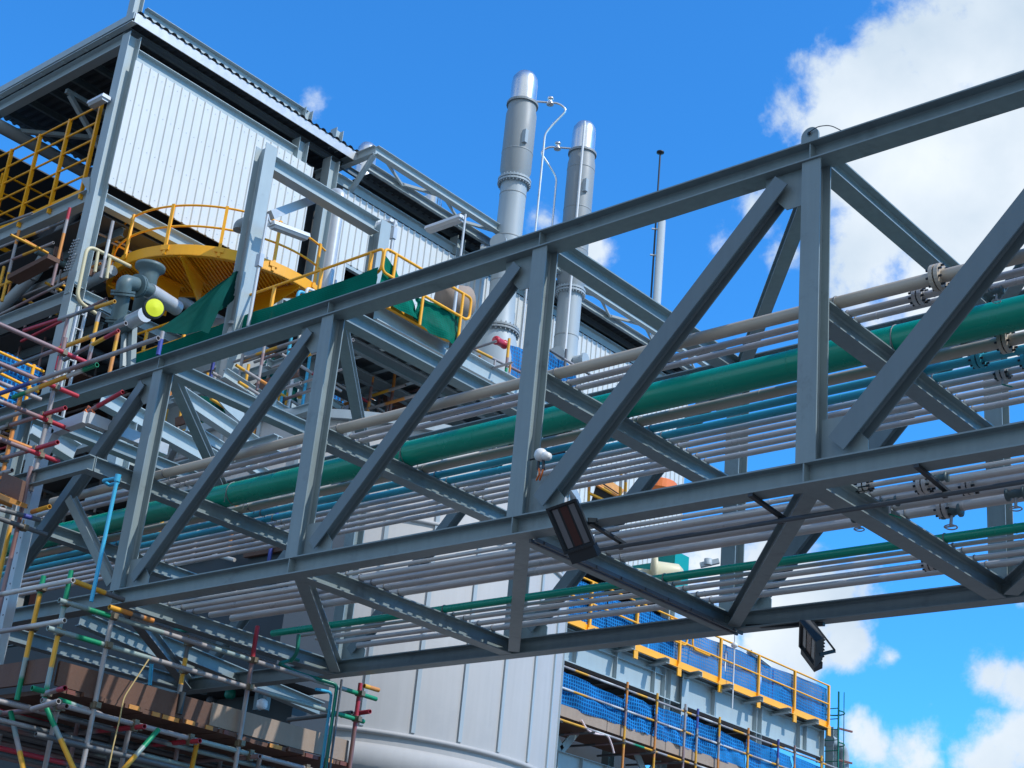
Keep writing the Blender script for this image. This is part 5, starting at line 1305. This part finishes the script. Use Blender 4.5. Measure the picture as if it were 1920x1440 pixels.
# shaft pipes and misc between deck and bridge
for i, (u0, v0, v1, d_, r_, m_, lb) in enumerate(((560, 545, 800, 26, .03, 'cyan', 'light blue plastic pipe rising behind the top chord left of the second post'), (576, 540, 800, 26.1, .028, 'white', 'white pipe beside the light blue one behind the second post'),
                                               (592, 650, 800, 26.4, .07, 'vesselb', 'thick pale vertical pipe left of the second bridge post'), (600, 548, 760, 26, .026, 'cyan', 'second light blue pipe with a bend above the top chord'))):
    p = A(u0, v0, d=d_); zl = A(u0 - 30, v1, y=p.y).z; g = G()
    if m_ == 'cyan': e = A(u0 + 45, v0 + 32, y=p.y + .0); g.path([(p.x, p.y, zl), p, p + V((.1, .85, 0))], r_, 8, .08)
    elif m_ == 'white': g.path([(p.x, p.y, zl), p, p + V((.1, .85, 0))], r_, 8, .06)
    else: g.path([(p.x, p.y, zl), p, p + V((-.4, .3, 0.1))], r_, 14, .14)
    ob('riser_pipe', g, m_, label=lb, cat='pipe')
t = thing('flanged_pipe', 'pale flanged pipe with a blind end between the brace and the pedestal', 'pipe', A(660, 690, d=27.5))
a = A(628, 665, d=27); b = A(672, 692, d=27.6); g = G(); g.tube(a, b, .085, 16); ob('pipe_run', g, 'white', t)
ax = (b - a).normalized(); g = G(); g.lathe(b, ax, [(0, -.02), (.14, -.02), (.14, .03), (.09, .03), (.09, .07), (.14, .07), (.14, .12), (0, .12)], 20, False); ob('flange', g, 'white', t)
# red drum
q = A(928, 637, d=34); g = G(); e = A(950, 648, d=34.3); ax = (e - q).normalized(); g.lathe(q, ax, [(0, 0), (.085, 0), (.10, .03), (.10, .07), (.085, .08), (.085, .3), (.10, .31), (.10, .36), (.06, .42), (0, .42)], 20); ob('red_canister', g, 'red', label='red canister beside the green topped scaffold tube', cat='canister')
# orange float and turquoise machine on the right
q = A(1232, 905, d=34); g = G(); g.lathe(q - V((0, 0, .4)), (0, 0, 1), [(0, 0), (.34, 0), (.42, .16), (.44, .18), (.44, .36), (.42, .38), (0, .40)], 28, False); ob('orange_cover', g, 'orange', label='orange round cover behind the bridge just above the near bottom chord', cat='cover')
L5 = Scaf('tube_scaffold', 'small scaffold tower with boards beside the orange cover', A(1130, 930, d=35))
dz_ = 35.5
for (u0, v0, u1, v1, sp) in ((1105, 900, 1103, 960, 'OYO'), (1165, 880, 1162, 945, 'YWYO'), (1105, 925, 1180, 960, 'YYO'), (1110, 905, 1165, 935, 'OYO'), (1174, 885, 1172, 940, 'GYG')):
    L5.tube(A(u0, v0, d=dz_), A(u1, v1, d=dz_), sp, r=.035)
g = G(); g.plate([A(1118, 905, d=dz_), A(1140, 900, d=dz_ + .4), A(1170, 920, d=dz_ + .6), A(1160, 932, d=dz_)], .05, (0, 0, 1)); ob('deck_board', g, 'woodend', L5.t)
g = G(); g.plate([A(1108, 945, d=dz_ + .1), A(1122, 900, d=dz_ + .1), A(1160, 925, d=dz_ + .1), A(1150, 955, d=dz_ + .1)], .05, (0, 1, 0)); ob('toe_board', g, 'dark', L5.t)
q = A(1255, 1062, d=33)
t = thing('pump_machine', 'turquoise machine with cream casing seen through the bottom deck', 'machine', q - V((0, 0, 1)))
g = G(); g.box(q + V((-.25, -.2, -.7)), q + V((.28, .3, .25))); g.box(q + V((-.9, -.1, -.6)), q + V((-.25, .3, .1))); ob('turquoise_body', g, 'machine', t)
q = A(1225, 1072, d=32); g = G(); g.lathe(q, (.75, .65, 0), [(0, -.05), (.3, -.05), (.34, 0), (.34, .06), (.22, .08), (.2, .5), (.1, .6), (0, .6)], 24); ob('casing', g, 'cream', t)
q = A(1205, 1085, d=32.2); g = G(); g.lathe(q, (.75, .65, 0), [(0, -.4), (.2, -.4), (.2, .3), (0, .3)], 20); ob('inlet', g, 'cream', t)
q = A(1325, 1055, d=30); g = G(); g.bar(A(1313, 1060, d=30), A(1348, 1052, d=30), .1, .09); g.lathe(A(1328, 1052, d=30), (0, 0, 1), [(.08, -.08), (.08, .04), (0, .06)], 14); ob('junction_box', g, 'vesselb', label='small grey fitting beside the far bridge post, against the sky', cat='fitting')
# grey wall panel & arch of beams behind the left bays
sf = thing('steel_framework', 'crossing pale steel beams behind the first two bays of the bridge', 'steel frame', A(250, 800, x=-3.2))
for a, b in ((A(190, 745, x=-3.2), A(430, 880, x=-3.2)), (A(100, 850, y=5.2), A(300, 790, y=5.2)), (A(330, 735, x=-5.0), A(500, 850, x=-5.0)), (A(60, 800, x=-3.0), A(140, 850, x=-3.0)), (A(160, 935, y=4.4), A(520, 830, y=4.4))):
    g = G(); g.ibeam(a, b, .22, .16); ob('beam', g, 'steel_far', sf)
g = G(); g.plate([A(385, 725, x=-4.2), A(425, 770, x=-4.2), A(460, 800, x=-4.2), A(455, 760, x=-4.2)], .02, (1, 0, 0)); ob('gusset_plate', g, 'steel_far', sf)
# shaded equipment deck between the first bays and the tank
ed = thing('equipment_deck', 'dark shaded equipment deck with plank edge behind the first bays of the bridge', 'deck', (-4, 4.5, 5.5))
yq = 4.0; xr_ = A(556, 1000, y=yq).x
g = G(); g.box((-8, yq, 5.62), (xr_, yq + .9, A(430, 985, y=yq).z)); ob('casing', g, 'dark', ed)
for i, (u, v) in enumerate(((300, 1000), (372, 985), (440, 968), (515, 985))):
    p = A(u, v, y=yq - .1); g = G(); g.tube((p.x, p.y, p.z - .5), (p.x, p.y, p.z + .25), .026, 8, ('OY', 'GG', 'OO', 'BB')[i]); ob('guard_post', g, 'tube', ed)
for (u0, v0, u1, v1) in ((225, 1075, 470, 1010), (460, 1035, 545, 1020)):
    g = G(); g.bar(A(u0, v0, y=yq - .05), A(u1, v1, y=yq - .05), .05, .16); ob('edge_board', g, 'wood', ed)
for (u0, v0, u1, v1) in ((300, 1060, 325, 1070), (400, 1040, 440, 1050), (230, 1050, 245, 1060)):
    g = G(); g.tube(A(u0, v0, y=yq - .15), A(u1, v1, y=yq - .15), .026, 8, 'WW'); ob('stub_tube', g, 'tube', ed)
g = G(); p = A(237, 790, x=-3.2); g.ibeam((p.x, p.y, p.z - .75), (p.x, p.y, p.z), .2, .2, up=(0, 1, 0)); ob('stub_column', g, 'steel_far', label='short stub column hanging below the pale beams behind the first bay', cat='steel post')
# --- scaffold on the left building
L6 = Scaf('tube_scaffold', 'scaffold with plank deck inside the open left bay, left of the corner column', (-12, 4.8, 11))
yl = 4.55
for (u, v0, v1, sp) in ((131, 390, 530, 'PPOOGR'), (36, 432, 560, 'YYGGO'), (212, 415, 520, 'GWG'), (8, 500, 600, 'OYY')):
    p = A(u, v0, y=yl); L6.tube((p.x, yl, A(u - 20, v1, y=yl).z), p, sp, r=.03)
for (u0, v0, u1, v1, sp) in ((-10, 468, 122, 415, 'GGYGD'), (-10, 500, 100, 455, 'GPYG'), (-10, 540, 100, 497, 'YYGG'), (0, 590, 120, 530, 'GPPG'), (40, 640, 200, 560, 'RRGP'), (-10, 425, 60, 400, 'DG')):
    L6.tube(A(u0, v0, y=yl), A(u1, v1, y=yl), sp, r=.026)
for (u0, v0, u1, v1, sp) in ((20, 440, 70, 465, 'YYY'), (85, 530, 115, 545, 'YY'), (45, 450, 90, 475, 'OY'), (200, 450, 260, 480, 'GYG'), (178, 435, 240, 462, 'GYG')):
    L6.tube(A(u0, v0, x=XF - .6), A(u1, v1, x=XF - .6), sp, r=.026)
g = G(); g.plate([A(25, 520, y=yl - .1), A(102, 481, y=yl - .1), A(100, 489, y=yl - .1), A(24, 529, y=yl - .1)], .25, (0, 1, 0)); ob('deck_board', g, 'wood', L6.t)
g = G(); g.plate([A(100, 478, x=XF - .8), A(118, 490, x=XF - .8), A(116, 468, x=XF - .8), A(103, 462, x=XF - .8)], .04, (1, 0, 0)); ob('toe_board', g, 'wood', L6.t)
g = G(); g.plate([A(158, 497, x=XF - .4), A(200, 520, x=XF - .4), A(198, 532, x=XF - .4), A(156, 510, x=XF - .4)], .04, (1, 0, 0)); ob('toe_board', g, 'wood', L6.t)
# braces and ladder in the left building
for i, (u0, v0, u1, v1, w_, lb) in enumerate(((150, 380, 60, 520, .2, 'fat round brace rising to the corner column in the open left bay'), (148, 540, 212, 507, .16, 'white bolted brace pipe right of the corner column'), (60, 520, -20, 600, .18, 'fat round brace continuing down to the left edge'))):
    g = G(); g.tube(A(u0, v0, y=YC + .6), A(u1, v1, y=YC + .6), w_ / 1.6, 16)
    ob('brace_pipe', g, 'vesselb', label=lb, cat='brace')
t = thing('aluminium_ladder', 'pale ladder standing right of the corner column above the bridge chord', 'ladder', A(150, 690, x=-8.9))
pa, pb = A(147, 575, x=-8.9), A(162, 580, x=-8.9)
for p in (pa, pb):
    g = G(); g.bar((p.x, p.y, p.z - 2.2), p, .06, .03); ob('stringer', g, 'galv', t)
for k in range(8):
    g = G(); g.tube((pa.x, pa.y, pa.z - .1 - k * .28), (pb.x, pb.y, pa.z - .1 - k * .28), .016, 6); ob('rung', g, 'galv', t)
g = G(); g.ibeam(A(128, 540, x=XF), A(215, 592, x=XF), .22, .16); ob('stair_beam', g, 'steel_far', label='sloping-looking pale beam running back from the corner column', cat='beam')
rnd = random.Random(5)
t = thing('equipment_stack', 'dark red and black process equipment inside the open left building', 'machine', (XF - 2, 8, 8))
for i in range(26):
    x = XF - rnd.uniform(1, 4.5); y = rnd.uniform(5.6, 14); z0_ = rnd.choice((8.2, 10.9, 13.3, 15.45)); h = rnd.uniform(.5, 1.6)
    g = G()
    if i % 3 == 0: g.lathe((x, y, z0_), (0, 0, 1), [(0, 0), (.35, 0), (.35, h), (.2, h + .15), (0, h + .2)], 18)
    elif i % 3 == 1: g.box((x, y, z0_), (x + rnd.uniform(.3, .9), y + rnd.uniform(.3, 1.2), z0_ + h))
    else: g.path([(x, y - 1.2, z0_ + h), (x, y, z0_ + h), (x, y, z0_), ], .07, 10, .2)
    ob(('vessel_body', 'cabinet', 'pipe_bend')[i % 3], g, ['dark', 'rust', 'vessel', 'motor', 'dark'][i % 5], t)

# --- denser scaffolding inside the open bays of the left building
L7 = Scaf('tube_scaffold', 'dense inner scaffold in the dark bays below the yellow five bar railing', (-13, 6, 8))
rnd = random.Random(21)
cols_ = ['GGGG', 'GYGG', 'PGPG', 'OGGP', 'DDGG', 'GGRG', 'YGGO', 'GPPG']
for yy in (5.7, 6.9):
    for k in range(6):
        x = -11.5 - k * .95 + rnd.uniform(-.15, .15); L7.tube((x, yy, 9.3), (x, yy, 15.0 - rnd.uniform(0, 1.4)), rnd.choice(cols_), r=.026)
    for zz in (10.2, 11.2, 11.75, 12.35, 13.9, 14.5):
        L7.tube((-17, yy + .05, zz + rnd.uniform(-.05, .05)), (-11.2, yy + .05, zz + rnd.uniform(-.05, .05)), rnd.choice(cols_), r=.026)
for k in range(10):
    x = rnd.uniform(-15, -11.2); zz = rnd.choice((10.2, 11.2, 12.35, 14.0, 14.5)); L7.tube((x, 5.3, zz), (x, 9.5, zz), rnd.choice(cols_), r=.026)
for k in range(8):
    g = G(); yy = 5.75 + k * .24; g.bar((-16, yy, 12.42), (-11.4, yy, 12.42), .22, .04); ob('deck_board', g, 'wood', L7.t)
for k in range(6):
    g = G(); yy = 5.75 + k * .24; g.bar((-16, yy, 11.25), (-11.4, yy, 11.25), .22, .04); ob('deck_board', g, 'wood', L7.t)
for (z_, lb) in ((9.9, 'thick dark pipe lowest in the open left building'), (12.9, 'thick dark pipe under the second floor of the left building'), (14.7, 'grey pipe close under the floor with the yellow railing')):
    g = G(); g.path([(XF - 5.5, YC + .9, z_), (XF - .8, YC + .9, z_), (XF - .8, 15, z_)], .11, 14, .3); ob('process_pipe', g, 'vessel' if z_ > 14 else 'dark', label=lb, cat='pipe')
# --- pipes and small steel between tank top and top chord
q = A(400, 745, x=-7.2)
for i, (u0, v0, u1, v1, y_, m_, r_, lb) in enumerate(((330, 735, 520, 668, 8.6, 'conduit', .03, 'dark conduit behind the top chord left of the blue pipes'), (330, 748, 560, 668, 8.7, 'rust', .028, 'red brown conduit just below the dark conduit'), (380, 705, 600, 628, 9.0, 'galv', .04, 'galvanised pipe above the dark conduit behind the top chord'),
                                             (700, 720, 860, 665, 11.5, 'vesselb', .06, 'pale pipe below the service deck right of the pedestal'), (430, 850, 560, 812, 6.0, 'galv', .05, 'galvanised pipe over the beige pipe in the second bay'))):
    g = G(); g.tube(A(u0, v0, y=y_), A(u1, v1, y=y_), r_, 10); ob('process_pipe', g, m_, label=lb, cat='pipe')
L8 = Scaf('tube_scaffold', 'low scaffold with red brown boards seen over the beige pipe in the middle bays', (-6, 8, 10.8))
for (u0, v0, u1, v1, y_, sp) in ((610, 790, 800, 735, 8.2, 'GYGOG'), (640, 760, 760, 722, 8.4, 'OGYG'), (800, 770, 960, 715, 9.5, 'GGYGO'), (330, 862, 480, 818, 5.6, 'GOGG'), (900, 740, 1000, 705, 10, 'PGGY')):
    L8.tube(A(u0, v0, y=y_), A(u1, v1, y=y_), sp, r=.028)
for (u, v0, v1, y_, sp) in ((620, 690, 790, 8.2, 'YGOO'), (700, 700, 770, 8.2, 'OKKO'), (742, 690, 780, 8.6, 'KKOO'), (930, 690, 745, 9.8, 'OYG'), (478, 800, 850, 5.6, 'OOYO'), (392, 770, 850, 6.2, 'BYYW')):
    p = A(u, v0, y=y_); L8.tube((p.x, y_, A(u, v1, y=y_).z), p, sp, r=.028)
for (u0, v0, u1, v1) in ((565, 790, 600, 800), (705, 735, 745, 752), (765, 762, 842, 800), (600, 762, 640, 778)):
    g = G(); g.plate([A(u0, v0, x=-6.9), A(u1, v1, x=-6.9), A(u1, v1 - 24, x=-6.9), A(u0, v0 - 24, x=-6.9)], .04, (1, 0, 0)); ob('toe_board', g, 'rust', L8.t)
rnd = random.Random(9)
sp_ = thing('loose_materials', 'heap of small cans, clamps and timber offcuts on the deck above the beige pipe', 'materials', A(850, 740, x=-6.6))
for k in range(26):
    u = 640 + k * 12 + rnd.uniform(-5, 5); v = 805 - (u - 640) * .27 + rnd.uniform(-14, 8); p = A(u, v, x=-6.4)
    g = G(); a_ = rnd.uniform(0, 3); dv = V((math.cos(a_), math.sin(a_), rnd.uniform(-.3, .3))); g.bar(p, p + dv * rnd.uniform(.1, .3), rnd.uniform(.05, .14), rnd.uniform(.04, .12))
    ob('offcut', g, rnd.choice(['woodend', 'rust', 'white', 'wood', 'dark', 'galv', 'teal']), sp_)

# shaded steel in front of the dark block under the bridge end
us = thing('shaded_steelwork', 'shaded cross beams and hangers under the left end of the bridge, above the toe board', 'steel frame', (-1, 4.2, 4.6))
for (u0, v0, u1, v1) in ((40, 1168, 330, 1122), (200, 1200, 520, 1150), (300, 1262, 560, 1222), (0, 1225, 160, 1200)):
    g = G(); g.ibeam(A(u0, v0, y=4.35), A(u1, v1, y=4.35), .17, .12); ob('beam', g, 'steel2', us)
for (u0, v0, u1, v1, x_) in ((300, 1205, 600, 1330, -1.6), (150, 1160, 420, 1275, -2.4)):
    g = G(); g.ibeam(A(u0, v0, x=x_), A(u1, v1, x=x_), .16, .12); ob('beam', g, 'steel', us)
for (u, v0, v1) in ((268, 1180, 1250), (365, 1175, 1290), (398, 1205, 1300), (500, 1210, 1330), (515, 1215, 1330), (232, 1170, 1230)):
    p = A(u, v0, y=4.25); g = G(); g.bar((p.x, p.y, A(u, v1, y=4.25).z), p, .07, .07); ob('hanger', g, 'steel2', us)
for (u, v, m_) in ((232, 1240, 'ppipe'), (430, 1310, 'ppipe'), (395, 1325, 'dark'), (350, 1205, 'galv'), (490, 1330, 'white')):
    p = A(u, v, y=4.2); g = G(); g.lathe(p, (0, 0, 1), [(0, 0), (.05, 0), (.07, .03), (.07, .1), (.03, .13), (0, .13)], 12); ob('fitting', g, m_, us)

# --- packed tubes, pipes and beams above the tank, behind the first bays
L9 = Scaf('tube_scaffold', 'crowded tubes behind the top chord above the tank, between first and second posts', (-6.5, 7, 10.5))
rnd = random.Random(77)
for k in range(16):
    u = rnd.uniform(320, 560); v = 700 - (u - 320) * .30 + rnd.uniform(10, 120); y_ = rnd.uniform(5.6, 7.2); L_ = rnd.uniform(60, 170)
    L9.tube(A(u, v, y=y_), A(u + L_, v - L_ * .34, y=y_), rnd.choice(cols_), r=rnd.choice((.02, .026, .026)))
for k in range(10):
    u = rnd.uniform(330, 560); v = 690 - (u - 320) * .30 + rnd.uniform(10, 90); x_ = rnd.uniform(-6.6, -5.4); L_ = rnd.uniform(50, 130)
    L9.tube(A(u, v, x=x_), A(u + L_, v + L_ * .62, x=x_), rnd.choice(cols_), r=.026)
for k in range(12):
    u = 325 + k * 21 + rnd.uniform(-6, 6); v = 700 - (u - 320) * .30 + rnd.uniform(-10, 40); y_ = rnd.uniform(5.6, 7.0); p = A(u, v, y=y_)
    L9.tube((p.x, p.y, p.z - rnd.uniform(.8, 1.7)), p, rnd.choice(cols_ + ['YYOY', 'YOGY']), r=.026)
for (u0, v0, u1, v1) in ((395, 762, 470, 738), (480, 735, 560, 705), (330, 800, 390, 782)):
    g = G(); g.plate([A(u0, v0, y=5.9), A(u1, v1, y=5.9), A(u1, v1 - 16, y=5.9), A(u0, v0 - 16, y=5.9)], .04, (0, 1, 0)); ob('toe_board', g, 'wood', L9.t)
tt_ = thing('gallery_framing', 'pale gallery beams and struts crossing above the tank behind the top chord', 'steel frame', (-6, 7, 10))
for (u0, v0, u1, v1, ax_, c_, h_) in ((300, 760, 560, 672, 'y', 6.4, .16), (340, 842, 600, 760, 'y', 5.8, .14), (420, 700, 560, 790, 'x', -5.9, .16), (500, 680, 640, 768, 'x', -6.4, .14), (350, 800, 520, 905, 'x', -4.6, .15)):
    a, b = (A(u0, v0, y=c_), A(u1, v1, y=c_)) if ax_ == 'y' else (A(u0, v0, x=c_), A(u1, v1, x=c_))
    g = G(); g.ibeam(a, b, h_, .12); ob('beam', g, 'steel_far', tt_)
for (u0, v0, u1, v1) in ((420, 745, 445, 830), (530, 700, 500, 790), (372, 760, 355, 830)):
    g = G(); g.bar(A(u0, v0, y=6.0), A(u1, v1, y=6.0), .07, .07); ob('strut', g, 'steel_far', tt_)
# --- more tubes at the left edge and beneath the lower platform
for k in range(14):
    xx_ = XS - .2 - .26 * (k % 7) - rnd.uniform(0, .1); zz = zb0 - bh - .12 - .17 * (k // 7) - rnd.uniform(0, .2)
    L2.tube((xx_, -1.6 + rnd.uniform(-.4, .4), zz), (xx_, 3.4, zz), rnd.choice(['DDGD', 'KDDK', 'GDLD', 'DPDD', 'LDDG']), r=.022)
for k in range(8):
    yy = -.2 + k * .45; x_ = XS - rnd.uniform(.3, 1.4); L2.tube((x_, yy, 1.6), (x_, yy, zb0 - bh - .1), rnd.choice(['GYOG', 'PPGG', 'DYYD', 'LNLG', 'OGGP']), r=.024)
for k in range(5):
    yy = -.4 + k * .8; L2.tube((XS - .1, yy, zb0 - bh - .15), (XS - .9, yy + .5, 2.4), rnd.choice(['NLYY', 'GGPP', 'YYGG']), r=.024)
for (zz, y1, y0) in ((7.55, -.25, -2.2), (7.0, -.22, -2.4), (6.35, -.25, -2.2)):
    L1.tube((xb + .06, y0, zz), (xb + .06, y1, zz), rnd.choice(['GGPG', 'YGGO', 'PPGG']))
for zz in (7.25, 6.6, 6.2):
    L1.tube((-4, ys - .1, zz), (xb + .35, ys - .1, zz), rnd.choice(['GGYG', 'GPGO', 'YGGR']))

# --- nets, boards and tubes visible over the tank rim in the middle bays
net_px(((820, 795), (960, 760), (955, 735), (815, 765)), -6.0, 'narrow blue net over the thin grey pipes in the second bay', seed=81, amp=.03)
L10 = Scaf('tube_scaffold', 'tubes and boards over the tank rim between second and third posts', (-6, 9, 10.8))
for k in range(14):
    u = 640 + k * 24 + rnd.uniform(-6, 6); v = 775 - (u - 640) * .27; p = A(u, v - rnd.uniform(5, 50), x=-6.2 - rnd.uniform(0, .8)); L10.tube((p.x, p.y, p.z - .9), p, rnd.choice(cols_ + ['YYOY']), r=.024)
for (u0, v0, u1, v1) in ((640, 750, 900, 668), (640, 772, 960, 680), (700, 715, 930, 640)):
    L10.tube(A(u0, v0, y=9.3), A(u1, v1, y=9.3), rnd.choice(cols_), r=.024)
for (u0, v0, u1, v1) in ((600, 700, 720, 772), (660, 690, 800, 775), (730, 690, 880, 782), (850, 700, 960, 768)):
    L10.tube(A(u0, v0, x=-6.1), A(u1, v1, x=-6.1), rnd.choice(cols_ + ['YYGO']), r=.024)
for (u0, v0, u1, v1) in ((600, 775, 690, 812), (720, 752, 800, 790), (850, 755, 920, 785)):
    g = G(); g.plate([A(u0, v0, x=-6.3), A(u1, v1, x=-6.3), A(u1, v1 - 20, x=-6.3), A(u0, v0 - 20, x=-6.3)], .04, (1, 0, 0)); ob('toe_board', g, 'wood', L10.t)
